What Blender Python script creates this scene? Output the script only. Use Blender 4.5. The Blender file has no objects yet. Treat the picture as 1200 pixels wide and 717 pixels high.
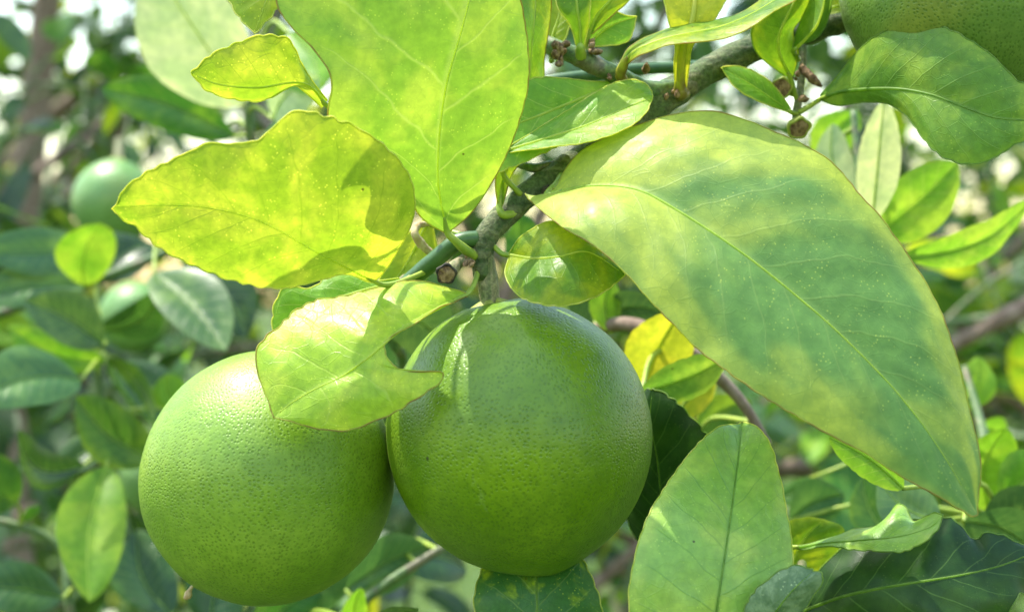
import bpy, math, random
import numpy as np
from mathutils import Vector, Matrix, noise

random.seed(7)
rng = np.random.default_rng(7)
SC = bpy.context.scene
COL = SC.collection

# ------------------------------------------------------------------ camera
FOCUS = 0.37            # metres to the plane in focus
CAM_Z = 1.5
S = 36.0 / 50.0 / 1200  # slope per photograph pixel
cam = bpy.data.cameras.new('camera')
cam_o = bpy.data.objects.new('camera', cam)
COL.objects.link(cam_o)
cam_o.location = (0, 0, CAM_Z)
cam_o.rotation_euler = (math.radians(90), 0, 0)
cam.sensor_width = 36
cam.lens = 50
cam.clip_start = 0.01
cam.clip_end = 500
cam.dof.use_dof = True
cam.dof.focus_distance = FOCUS + 0.004
cam.dof.aperture_fstop = 11.0
SC.camera = cam_o

# ------------------------------------------------------------------ sky, sun, exposure
SUN = Vector((-0.34, 0.15, 0.93)).normalized()   # direction towards the sun
w = bpy.data.worlds.new('World')
SC.world = w
w.use_nodes = True
wn = w.node_tree
bg = wn.nodes['Background']
sky = wn.nodes.new('ShaderNodeTexSky')
sky.sky_type = 'NISHITA'
sky.sun_disc = False
sky.sun_elevation = math.asin(SUN.z)
sky.sun_rotation = math.atan2(SUN.x, SUN.y)
sky.air_density = 2.0
sky.dust_density = 1.6
sky.ozone_density = 1.0
wn.links.new(sky.outputs[0], bg.inputs[0])
bg.inputs[1].default_value = 0.15
sl = bpy.data.lights.new('sun', 'SUN')
sl.energy = 3.0
sl.angle = math.radians(0.53)
sl.color = (1.0, 0.95, 0.86)
so = bpy.data.objects.new('sun', sl)
COL.objects.link(so)
so.rotation_euler = SUN.to_track_quat('Z', 'Y').to_euler()
so.location = (0, 0, 4)
vs = SC.view_settings
vs.view_transform = 'Standard'
vs.look = 'None'
vs.exposure = 1.7
vs.gamma = 1.0
SC.render.engine = 'CYCLES'
SC.cycles.use_denoising = True
SC.cycles.max_bounces = 8
SC.cycles.diffuse_bounces = 4
SC.cycles.glossy_bounces = 3
SC.cycles.transmission_bounces = 6
SC.cycles.sample_clamp_indirect = 8
SC.cycles.caustics_reflective = False
SC.cycles.caustics_refractive = False


# ------------------------------------------------------------------ coordinates
def P(px, py, d=0.0):
    """a point seen at photograph pixel px,py, standing d centimetres beyond the plane of focus"""
    D = FOCUS + d * 0.01
    return Vector(((px - 600) * S * D, D, CAM_Z - (py - 358.5) * S * D))


def catmull(pts, n, by_index=False):
    """n points along a smooth curve through pts (any dimension)"""
    p = np.array([list(q) for q in pts], float)
    if len(p) == 2:
        t = np.linspace(0, 1, n)[:, None]
        return p[0] * (1 - t) + p[1] * t
    e = np.vstack([2 * p[0] - p[1], p, 2 * p[-1] - p[-2]])
    m = 24
    out = []
    for i in range(1, len(e) - 2):
        t = np.linspace(0, 1, m, endpoint=False)[:, None]
        a, b, c, d = e[i - 1], e[i], e[i + 1], e[i + 2]
        out.append(0.5 * (2 * b + (c - a) * t + (2 * a - 5 * b + 4 * c - d) * t ** 2 + (3 * b - a - 3 * c + d) * t ** 3))
    dense = np.vstack(out + [p[-1:]])
    if by_index:
        s = np.linspace(0, 1, len(dense))
    else:
        k = min(3, dense.shape[1])
        seg = np.linalg.norm(np.diff(dense[:, :k], axis=0), axis=1)
        s = np.concatenate([[0], np.cumsum(seg)])
        s /= s[-1]
    t = np.linspace(0, 1, n)
    return np.stack([np.interp(t, s, dense[:, j]) for j in range(dense.shape[1])], 1)


# ------------------------------------------------------------------ objects
def empty(name, loc, label, cat, group=None):
    o = bpy.data.objects.new(name, None)
    COL.objects.link(o)
    o.location = loc
    o.empty_display_size = 0.01
    o['label'] = label
    o['category'] = cat
    if group:
        o['group'] = group
    return o


ORIGIN = {}


def world_loc(o):
    return ORIGIN.get(o.name, Vector(o.location)) if o else Vector((0, 0, 0))


def mesh_obj(name, verts, faces, material, parent=None, origin=None, uvs=None, smooth=True):
    """links one mesh object; verts in world space are moved so that origin is its base"""
    origin = Vector(origin) if origin is not None else Vector(verts[0])
    v = np.array([tuple(q) for q in verts], float) - np.array(origin)
    me = bpy.data.meshes.new(name)
    me.from_pydata(v.tolist(), [], faces)
    if uvs is not None:
        lay = me.uv_layers.new(name='leaf')
        idx = np.empty(len(me.loops), np.int32)
        me.loops.foreach_get('vertex_index', idx)
        lay.data.foreach_set('uv', np.array(uvs, np.float32)[idx].ravel())
    if smooth:
        me.polygons.foreach_set('use_smooth', np.ones(len(me.polygons), bool))
    if material:
        me.materials.append(material)
    me.update()
    o = bpy.data.objects.new(name, me)
    COL.objects.link(o)
    if parent:
        o.parent = parent
        o.location = origin - world_loc(parent)
    else:
        o.location = origin
    ORIGIN[o.name] = origin
    return o


def tube_geo(pts, radii, seg=10, n=None, lump=0.0, lump_scale=150.0, cap=True):
    n = n or max(8, len(pts) * 6)
    q = catmull([list(p) + [r] for p, r in zip(pts, radii)], n)
    c = q[:, :3]
    r = np.maximum(q[:, 3], 2e-5)
    tan = np.gradient(c, axis=0)
    tan /= np.linalg.norm(tan, axis=1)[:, None] + 1e-12
    up = Vector((0.31, -0.77, 0.55))
    V, F = [], []
    prev = None
    for i in range(n):
        t = Vector(tan[i])
        a = (prev if prev else up)
        a = (a - t * a.dot(t))
        if a.length < 1e-6:
            a = t.orthogonal()
        a.normalize()
        prev = a
        b = t.cross(a)
        for k in range(seg):
            an = 2 * math.pi * k / seg
            dirv = a * math.cos(an) + b * math.sin(an)
            rr = r[i]
            pt = Vector(c[i])
            if lump:
                rr *= 1 + lump * noise.noise((pt + dirv * rr) * lump_scale) + 0.6 * lump * noise.noise((pt + dirv * rr) * lump_scale * 3.1)
            V.append(pt + dirv * rr)
    for i in range(n - 1):
        for k in range(seg):
            k2 = (k + 1) % seg
            F.append((i * seg + k, i * seg + k2, (i + 1) * seg + k2, (i + 1) * seg + k))
    if cap:
        F.append(tuple(range(seg - 1, -1, -1)))
        F.append(tuple((n - 1) * seg + k for k in range(seg)))
    return V, F


def tube(name, pts, radii, material, parent=None, seg=10, n=None, lump=0.0, lump_scale=150.0):
    V, F = tube_geo(pts, radii, seg, n, lump, lump_scale)
    return mesh_obj(name, V, F, material, parent, origin=pts[0])


# ------------------------------------------------------------------ materials
class NT:
    def __init__(self, name):
        self.mat = bpy.data.materials.new(name)
        self.mat.use_nodes = True
        self.t = self.mat.node_tree
        self.t.nodes.clear()

    def n(self, typ, ins=None, **props):
        nd = self.t.nodes.new('ShaderNode' + typ)
        for k, v in props.items():
            setattr(nd, k, v)
        for k, v in (ins or {}).items():
            self.put(nd.inputs[k], v)
        return nd

    def put(self, sock, v):
        if isinstance(v, bpy.types.NodeSocket):
            self.t.links.new(v, sock)
        elif v is not None:
            if hasattr(sock.default_value, '__len__') and hasattr(v, '__len__') and len(v) == 3 and len(sock.default_value) == 4:
                v = (*v, 1)
            sock.default_value = v

    def m(self, op, a, b=None, c=None, clamp=False):
        nd = self.n('Math', operation=op, use_clamp=clamp)
        self.put(nd.inputs[0], a)
        if b is not None:
            self.put(nd.inputs[1], b)
        if c is not None:
            self.put(nd.inputs[2], c)
        return nd.outputs[0]

    def ss(self, v, lo, hi, a=0.0, b=1.0):
        nd = self.n('MapRange', interpolation_type='SMOOTHSTEP')
        for i, x in enumerate((v, lo, hi, a, b)):
            self.put(nd.inputs[i], x)
        return nd.outputs[0]

    def mix(self, f, a, b, blend='MIX'):
        nd = self.n('Mix', data_type='RGBA', blend_type=blend, clamp_factor=True)
        self.put(nd.inputs[0], f)
        self.put(nd.inputs[6], a)
        self.put(nd.inputs[7], b)
        return nd.outputs[2]

    def noise(self, vec, scale, detail=3.0, rough=0.5, dist=0.0):
        return self.n('TexNoise', {'Vector': vec, 'Scale': scale, 'Detail': detail, 'Roughness': rough, 'Distortion': dist})

    def vor(self, vec, scale, feature='F1', rand=1.0):
        return self.n('TexVoronoi', {'Vector': vec, 'Scale': scale, 'Randomness': rand}, feature=feature)

    def out(self, shader):
        o = self.n('OutputMaterial')
        self.t.links.new(shader, o.inputs[0])
        return self.mat


def leaf_mat(name, green, yellow, mott=(70, 0.42, 0.62), trans=0.42, tgain=1.25, rough=0.42, vein=(0.30, 0.42, 0.10), vein_f=0.45,
             specks=0.5, dots=0.4, edge_y=0.35, vary=0.0, fine=True, nveins=9, bump=0.35, spec=0.34, tcol=None, offset=0.0, rib_band=0.0, along=0.0, base_y=0.0):
    g = NT(name)
    tc = g.n('TexCoord')
    uv = tc.outputs['UV']
    ob = tc.outputs['Object']
    info = g.n('ObjectInfo')
    rnd = info.outputs['Random']
    offs = g.n('VectorMath', {0: ob}, operation='ADD')
    if vary:
        sc = g.n('VectorMath', {0: (3.1, 7.7, 5.3)}, operation='SCALE')
        g.put(sc.inputs['Scale'], rnd)
        g.t.links.new(sc.outputs[0], offs.inputs[1])
    else:
        offs.inputs[1].default_value = (offset, offset * 0.7, -offset)
    vec = offs.outputs[0]
    sep = g.n('SeparateXYZ', {0: uv})
    u, v = sep.outputs[0], sep.outputs[1]
    sv = g.m('SUBTRACT', g.m('MULTIPLY', v, 2.0), 1.0)
    a = g.m('ABSOLUTE', sv)
    side = g.m('MULTIPLY', g.m('GREATER_THAN', sv, 0.0), 0.45)
    nz = g.noise(vec, 90, 2).outputs[0]
    # side veins that leave the midrib and bend towards the tip
    ph = g.m('SUBTRACT', u, g.m('MULTIPLY', a, 0.26))
    ph = g.m('ADD', ph, g.m('MULTIPLY', g.m('MULTIPLY', a, a), 0.06))
    ph = g.m('ADD', g.m('MULTIPLY', ph, nveins), side)
    ph = g.m('ADD', ph, g.m('MULTIPLY', g.m('SUBTRACT', nz, 0.5), 0.4))
    fr = g.m('ABSOLUTE', g.m('SUBTRACT', g.m('FRACT', ph), 0.5))
    wid = g.m('MULTIPLY_ADD', a, -0.03, 0.055)
    line = g.m('SUBTRACT', 1.0, g.ss(fr, 0.0, wid))
    line = g.m('MULTIPLY', line, g.ss(a, 1.0, 0.75))
    rib = g.m('SUBTRACT', 1.0, g.ss(a, 0.012, 0.05))
    # mottling
    mv = vec
    if along:
        mv = g.n('CombineXYZ', {0: g.m('MULTIPLY', ph, 0.24), 1: g.m('MULTIPLY_ADD', a, 0.8, g.m('MULTIPLY', side, 9.0)), 2: offset}).outputs[0]
    big = g.noise(mv, along or mott[0], 3.2, 0.5, 0.5 if along else 0.4).outputs[0]
    if base_y:
        big = g.m('ADD', big, g.ss(u, 0.42, 0.06, -0.07, base_y))
        big = g.m('ADD', big, g.m('MULTIPLY', g.ss(a, 0.35, 0.95), 0.10))
    if rib_band:
        big = g.m('ADD', big, g.m('MULTIPLY', g.ss(a, 0.0, 0.5), rib_band))
    yf = g.ss(big, mott[1], mott[2])
    if edge_y:
        yf = g.m('ADD', yf, g.m('MULTIPLY', g.ss(a, 0.72, 1.0), edge_y), clamp=True)
    col = g.mix(yf, green, yellow)
    med = g.noise(vec, mott[0] * 5.5, 3, 0.6).outputs[0]
    col = g.mix(1.0, col, g.n('CombineColor', {0: g.ss(med, 0.25, 0.8, 0.80, 1.18), 1: g.ss(med, 0.25, 0.8, 0.84, 1.14), 2: g.ss(med, 0.25, 0.8, 0.85, 1.1)}).outputs[0], 'MULTIPLY')
    if vary:
        hs = g.n('HueSaturation', {'Color': col})
        g.put(hs.inputs['Hue'], g.m('MULTIPLY_ADD', g.m('FRACT', g.m('MULTIPLY', rnd, 7.31)), 0.05 * vary, 0.5 - 0.025 * vary))
        g.put(hs.inputs['Value'], g.m('MULTIPLY_ADD', g.m('FRACT', g.m('MULTIPLY', rnd, 13.7)), 0.8 * vary, 1 - 0.4 * vary))
        col = hs.outputs[0]
    vf = g.m('MULTIPLY', g.m('MAXIMUM', line, g.m('MULTIPLY', rib, 0.8)), vein_f)
    col = g.mix(vf, col, vein)
    hgt = g.m('MULTIPLY', line, 0.5)
    rougho = rough
    if fine:
        cell = g.vor(vec, 620, 'DISTANCE_TO_EDGE').outputs['Distance']
        net = g.m('SUBTRACT', 1.0, g.ss(cell, 0.0, 0.10))
        cell2 = g.vor(vec, 230, 'DISTANCE_TO_EDGE').outputs['Distance']
        net2 = g.m('SUBTRACT', 1.0, g.ss(cell2, 0.0, 0.035))
        col = g.mix(g.m('MULTIPLY', g.m('MAXIMUM', net2, g.m('MULTIPLY', net, 0.5)), 0.22), col, green)
        oil = g.vor(vec, 900)
        of = g.m('MULTIPLY', g.m('SUBTRACT', 1.0, g.ss(oil.outputs['Distance'], 0.10, 0.24)), g.ss(g.noise(vec, 160, 1).outputs[0], 0.4, 0.65))
        col = g.mix(g.m('MULTIPLY', of, dots), col, (min(1, yellow[0] * 1.8 + .1), min(1, yellow[1] * 1.6 + .1), yellow[2] * 1.6 + .04))
        hgt = g.m('ADD', hgt, g.m('MULTIPLY', net2, 0.35))
        hgt = g.m('ADD', hgt, g.m('MULTIPLY', net, 0.12))
        rn = g.noise(vec, 260, 3).outputs[0]
        rougho = g.ss(rn, 0.3, 0.75, rough - 0.08, rough + 0.12)
    if specks:
        sp = g.vor(vec, 210)
        pick = g.n('SeparateColor', {0: sp.outputs['Color']}).outputs[0]
        sf = g.m('MULTIPLY', g.m('SUBTRACT', 1.0, g.ss(sp.outputs['Distance'], 0.03, 0.11)), g.m('GREATER_THAN', pick, 1.0 - 0.10 * specks))
        col = g.mix(g.m('MULTIPLY', sf, 0.85), col, (0.035, 0.02, 0.006))
        sp2 = g.vor(vec, 130)
        pick2 = g.n('SeparateColor', {0: sp2.outputs['Color']}).outputs[1]
        sf2 = g.m('MULTIPLY', g.m('SUBTRACT', 1.0, g.ss(sp2.outputs['Distance'], 0.04, 0.07)), g.m('GREATER_THAN', pick2, 0.955))
        col = g.mix(g.m('MULTIPLY', sf2, 0.8), col, (0.62, 0.68, 0.55))
    bm = g.n('Bump', {'Strength': bump, 'Distance': 0.0004, 'Height': hgt})
    pr = g.n('BsdfPrincipled', {'Base Color': col, 'Roughness': rougho, 'Specular IOR Level': spec, 'Normal': bm.outputs[0]})
    tm = tcol or (1.22, 1.12, 0.75)
    tcl = g.mix(1.0, col, (tm[0] * tgain, tm[1] * tgain, tm[2] * tgain), 'MULTIPLY')
    tr = g.n('BsdfTranslucent', {'Color': tcl, 'Normal': bm.outputs[0]})
    ms = g.n('MixShader', {0: trans, 1: pr.outputs[0], 2: tr.outputs[0]})
    return g.out(ms.outputs[0])


def plain_mat(name, c1, c2, scale=200, rough=0.5, bump=0.3, dist=0.0004, detail=4, stretch=None, spec=0.4, c3=None, trans=0.0, fine=0.0):
    g = NT(name)
    tc = g.n('TexCoord')
    vec = tc.outputs['Object']
    if stretch:
        mp = g.n('Mapping', {'Vector': vec, 'Scale': stretch[0], 'Rotation': stretch[1]})
        vec = mp.outputs[0]
    nz = g.noise(vec, scale, detail, 0.6).outputs[0]
    col = g.mix(g.ss(nz, 0.35, 0.65), c1, c2)
    if c3:
        n3 = g.noise(tc.outputs['Object'], scale * 0.23, 3, 0.6).outputs[0]
        col = g.mix(g.ss(n3, 0.5, 0.62), col, c3)
    hh = nz
    if fine:
        nf = g.noise(tc.outputs['Object'], fine, 4, 0.7).outputs[0]
        col = g.mix(1.0, col, g.n('CombineColor', {k: g.ss(nf, 0.3, 0.7, 0.55, 1.35) for k in (0, 1, 2)}).outputs[0], 'MULTIPLY')
        hh = g.m('ADD', nz, g.m('MULTIPLY', nf, 0.6))
    bm = g.n('Bump', {'Strength': bump, 'Distance': dist, 'Height': hh})
    pr = g.n('BsdfPrincipled', {'Base Color': col, 'Roughness': rough, 'Specular IOR Level': spec, 'Normal': bm.outputs[0]})
    if trans:
        tr = g.n('BsdfTranslucent', {'Color': g.mix(1.0, col, (1.9, 1.8, 0.9), 'MULTIPLY')})
        return g.out(g.n('MixShader', {0: trans, 1: pr.outputs[0], 2: tr.outputs[0]}).outputs[0])
    return g.out(pr.outputs[0])


def peel_mat(name, dark, light, pore, scale=720, rough=0.36, offset=0.0, contrast=0.75, patch=(0.2, 0.24, 0.03)):
    g = NT(name)
    tc = g.n('TexCoord')
    vec = g.n('VectorMath', {0: tc.outputs['Object'], 1: (offset, offset * 2, -offset)}, operation='ADD').outputs[0]
    wob = g.noise(vec, 500, 2)
    mixv = g.n('VectorMath', {0: wob.outputs['Color'], 1: (0.5, 0.5, 0.5)}, operation='SUBTRACT').outputs[0]
    scl = g.n('VectorMath', {0: mixv}, operation='SCALE')
    scl.inputs['Scale'].default_value = 0.0012
    pv = g.n('VectorMath', {0: vec, 1: scl.outputs[0]}, operation='ADD').outputs[0]
    big = g.noise(vec, 34, 4, 0.55).outputs[0]
    col = g.mix(g.ss(big, 0.36, 0.66), dark, light)
    big2 = g.noise(vec, 19, 2).outputs[0]
    col = g.mix(g.ss(big2, 0.56, 0.72, 0, 0.5), col, patch)
    wuv = g.n('VectorMath', {0: tc.outputs['UV']}, operation='ADD')
    ws = g.n('VectorMath', {0: mixv}, operation='SCALE')
    ws.inputs['Scale'].default_value = 0.016
    g.t.links.new(ws.outputs[0], wuv.inputs[1])
    def v2(sc, rnd_):
        nd = g.n('TexVoronoi', {'Vector': wuv.outputs[0], 'Scale': sc, 'Randomness': rnd_}, voronoi_dimensions='2D')
        return nd.outputs['Distance']
    cell = v2(scale, 0.85)
    cell_s = v2(scale * 1.7, 1.0)
    pz = g.noise(vec, 210, 2).outputs[0]
    pits = g.m('SUBTRACT', 1.0, g.ss(cell, 0.12, 0.38))
    pits_s = g.m('MULTIPLY', g.m('SUBTRACT', 1.0, g.ss(cell_s, 0.10, 0.34)), 0.22)
    pp = g.m('MULTIPLY', g.m('MAXIMUM', pits, pits_s), g.ss(pz, 0.3, 0.65, 0.4, 1.0))
    col = g.mix(g.m('MULTIPLY', pp, contrast), col, pore)
    mott = g.noise(vec, 330, 3, 0.6).outputs[0]
    col = g.mix(1.0, col, g.n('CombineColor', {0: g.ss(mott, 0.25, 0.8, 0.85, 1.15), 1: g.ss(mott, 0.25, 0.8, 0.88, 1.12), 2: g.ss(mott, 0.25, 0.8, 0.85, 1.15)}).outputs[0], 'MULTIPLY')
    # scars and specks
    sp = g.vor(vec, 105)
    pick = g.n('SeparateColor', {0: sp.outputs['Color']}).outputs[0]
    sf = g.m('MULTIPLY', g.m('SUBTRACT', 1.0, g.ss(sp.outputs['Distance'], 0.025, 0.075)), g.m('GREATER_THAN', pick, 0.93))
    col = g.mix(g.m('MULTIPLY', sf, 0.9), col, (0.02, 0.025, 0.006))
    sc2 = g.noise(vec, 75, 5, 0.7, 1.2).outputs[0]
    col = g.mix(g.ss(sc2, 0.66, 0.78, 0, 0.22), col, (0.30, 0.38, 0.14))
    h = g.m('ADD', g.m('MULTIPLY', pp, -0.6), g.m('MULTIPLY', mott, 0.15))
    bm = g.n('Bump', {'Strength': 0.4, 'Distance': 0.0004, 'Height': h})
    rn = g.noise(vec, 60, 3).outputs[0]
    pr = g.n('BsdfPrincipled', {'Base Color': col, 'Roughness': g.ss(rn, 0.3, 0.7, rough - 0.05, rough + 0.09), 'Specular IOR Level': 0.48,
                               'Normal': bm.outputs[0], 'Subsurface Weight': 0.05, 'Subsurface Radius': (0.6, 1.0, 0.25), 'Subsurface Scale': 0.0025})
    return g.out(pr.outputs[0])


M = {}
M['lemon'] = leaf_mat('leaf_lemon_yellow', (0.22, 0.35, 0.022), (0.41, 0.48, 0.045), (85, 0.38, 0.66), trans=0.52, tgain=1.1, vein=(0.17, 0.29, 0.015), vein_f=0.4, dots=0.6, rough=0.48)
M['lime'] = leaf_mat('leaf_fresh_green', (0.16, 0.34, 0.025), (0.30, 0.45, 0.045), (60, 0.42, 0.66), trans=0.45, vein=(0.42, 0.52, 0.13), vein_f=0.55, dots=0.35, nveins=7, rough=0.46)
M['broad'] = leaf_mat('leaf_broad_green', (0.185, 0.35, 0.035), (0.33, 0.47, 0.055), (60, 0.42, 0.66), trans=0.42, tgain=1.1, vein=(0.46, 0.58, 0.16), vein_f=0.3, dots=0.3, nveins=6, rough=0.46, bump=0.25)
M['pale'] = leaf_mat('leaf_pale_chlorotic', (0.120, 0.25, 0.060), (0.38, 0.46, 0.070), (44, 0.36, 0.64), trans=0.40, tgain=1.1, along=1.15, base_y=0.15, bump=0.2, vein=(0.30, 0.40, 0.11), vein_f=0.2, dots=0.35, nveins=12, rough=0.50, specks=0.3, spec=0.32, offset=3.3)
M['curl'] = leaf_mat('leaf_glossy_curled', (0.30, 0.46, 0.03), (0.46, 0.56, 0.06), (80, 0.42, 0.64), trans=0.42, vein=(0.50, 0.58, 0.12), vein_f=0.3, dots=0.4, nveins=7, rough=0.40, spec=0.42, offset=1.2)
M['olive'] = leaf_mat('leaf_olive_green', (0.11, 0.23, 0.012), (0.29, 0.36, 0.015), (95, 0.42, 0.66), trans=0.45, vein=(0.22, 0.32, 0.03), vein_f=0.35, dots=0.35, rough=0.42, specks=1.2)
M['mid'] = leaf_mat('leaf_mid_green', (0.12, 0.26, 0.03), (0.25, 0.38, 0.045), (75, 0.45, 0.68), trans=0.42, vein=(0.24, 0.36, 0.08), vein_f=0.4, dots=0.3, rough=0.40, nveins=10, specks=0.7)
M['soft'] = leaf_mat('leaf_soft_light_green', (0.24, 0.43, 0.075), (0.39, 0.54, 0.10), (60, 0.42, 0.66), trans=0.38, vein=(0.13, 0.28, 0.06), vein_f=0.5, dots=0.3, nveins=10, rough=0.36, specks=0.3, offset=2.2, spec=0.6)
M['dark'] = leaf_mat('leaf_dark_glossy', (0.014, 0.050, 0.008), (0.032, 0.085, 0.010), (60, 0.45, 0.7), trans=0.25, vein=(0.14, 0.26, 0.06), vein_f=0.3, dots=0.2, nveins=9, rough=0.42, specks=0.6, edge_y=0.1, spec=0.3, bump=0.12)
M['dusty'] = leaf_mat('leaf_dusty_dark', (0.09, 0.16, 0.07), (0.18, 0.26, 0.14), (260, 0.40, 0.62), trans=0.2, vein=(0.06, 0.14, 0.03), vein_f=0.6, dots=0.8, rough=0.55, edge_y=0.1, specks=0.4)
M['dappled'] = leaf_mat('leaf_dappled_green', (0.045, 0.15, 0.03), (0.30, 0.42, 0.02), (170, 0.52, 0.72), trans=0.35, vein=(0.25, 0.36, 0.10), vein_f=0.4, dots=0.5, rough=0.4, edge_y=0.1)
M['gold'] = leaf_mat('leaf_golden_yellow', (0.34, 0.39, 0.025), (0.50, 0.48, 0.035), (90, 0.40, 0.60), trans=0.5, vein=(0.55, 0.52, 0.06), vein_f=0.35, dots=0.3, specks=2.2, rough=0.45)
# blurred leaves of the shoots further back: shared, each object varies
M['b_blue'] = leaf_mat('leaf_blue_green', (0.045, 0.115, 0.030), (0.10, 0.19, 0.045), (60, 0.45, 0.7), trans=0.3, rough=0.40, vary=0.5, fine=False, specks=0, spec=0.5)
M['b_green'] = leaf_mat('leaf_bough_green', (0.045, 0.135, 0.016), (0.13, 0.24, 0.02), (60, 0.45, 0.7), trans=0.4, rough=0.38, vary=0.6, fine=False, specks=0)
M['b_dark'] = leaf_mat('leaf_bough_dark', (0.018, 0.060, 0.010), (0.045, 0.11, 0.016), (60, 0.45, 0.7), trans=0.32, rough=0.34, vary=0.6, fine=False, specks=0, spec=0.55)
M['b_yellow'] = leaf_mat('leaf_bough_yellow', (0.20, 0.35, 0.02), (0.38, 0.44, 0.02), (60, 0.40, 0.65), trans=0.45, rough=0.42, vary=0.5, fine=False, specks=0)
M['b_lime'] = leaf_mat('leaf_bough_lime', (0.13, 0.30, 0.018), (0.24, 0.40, 0.03), (60, 0.40, 0.65), trans=0.45, rough=0.42, vary=0.4, fine=False, specks=0)
M['b_pale'] = leaf_mat('leaf_bough_pale', (0.36, 0.48, 0.26), (0.50, 0.58, 0.34), (50, 0.40, 0.65), trans=0.4, rough=0.4, vary=0.3, fine=False, specks=0, spec=0.55)

M['edge_y'] = plain_mat('leaf_margin_yellow', (0.40, 0.47, 0.10), (0.55, 0.56, 0.24), 250, 0.5, 0.1, trans=0.6)
M['edge_b'] = plain_mat('leaf_margin_browning', (0.38, 0.43, 0.10), (0.30, 0.23, 0.08), 140, 0.6, 0.1, trans=0.6)
M['edge_g'] = plain_mat('leaf_margin_green', (0.16, 0.28, 0.06), (0.26, 0.36, 0.12), 300, 0.5, 0.1, trans=0.6)
M['rib_y'] = plain_mat('midrib_yellow_green', (0.40, 0.50, 0.08), (0.48, 0.55, 0.14), 300, 0.45, 0.15, trans=0.6)
M['rib_g'] = plain_mat('midrib_green', (0.15, 0.28, 0.05), (0.24, 0.38, 0.08), 300, 0.45, 0.15, trans=0.6)
M['rib_l'] = plain_mat('midrib_light_green', (0.32, 0.46, 0.08), (0.40, 0.52, 0.12), 300, 0.45, 0.15, trans=0.6)
M['rib_t'] = plain_mat('midrib_translucent', (0.55, 0.62, 0.16), (0.60, 0.66, 0.22), 300, 0.45, 0.15, trans=0.75)
M['petiole'] = plain_mat('petiole_green', (0.20, 0.30, 0.035), (0.30, 0.38, 0.05), 260, 0.45, 0.3)
M['petiole_y'] = plain_mat('petiole_yellow', (0.34, 0.37, 0.025), (0.44, 0.42, 0.035), 260, 0.45, 0.3, c3=(0.16, 0.12, 0.02))
M['bark'] = plain_mat('bark_grey_green', (0.05, 0.085, 0.03), (0.16, 0.17, 0.09), 420, 0.75, 0.9, 0.0009, 6, ((0.35, 1, 1), (0, math.radians(38), 0)), 0.3, c3=(0.085, 0.125, 0.045), fine=900)
M['bark_brown'] = plain_mat('bark_pinkish_brown', (0.13, 0.085, 0.06), (0.24, 0.18, 0.135), 120, 0.8, 0.8, 0.001, 5)
M['twig'] = plain_mat('twig_green', (0.055, 0.115, 0.03), (0.11, 0.17, 0.05), 300, 0.5, 0.5, 0.0005, 5, c3=(0.14, 0.13, 0.07), fine=800)
M['twig_d'] = plain_mat('twig_deep_green', (0.035, 0.095, 0.03), (0.06, 0.13, 0.04), 200, 0.42, 0.3, 0.0004, 4)
M['stalk'] = plain_mat('stalk_streaky', (0.11, 0.15, 0.045), (0.30, 0.26, 0.14), 600, 0.6, 0.9, 0.0008, 5, ((1, 1, 0.16), (0, 0, 0)), fine=900)
M['cork'] = plain_mat('cork_brown', (0.10, 0.055, 0.028), (0.33, 0.22, 0.12), 700, 0.9, 1.0, 0.001, 6)
M['rot'] = plain_mat('blackened_rim', (0.012, 0.011, 0.008), (0.06, 0.05, 0.03), 600, 0.7, 1.0, 0.001, 5)
M['calyx'] = plain_mat('calyx_green', (0.22, 0.27, 0.04), (0.33, 0.36, 0.06), 500, 0.55, 0.5, 0.0005, 5)
M['drytip'] = plain_mat('dry_straw', (0.36, 0.25, 0.12), (0.50, 0.40, 0.24), 600, 0.8, 0.6)


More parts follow.
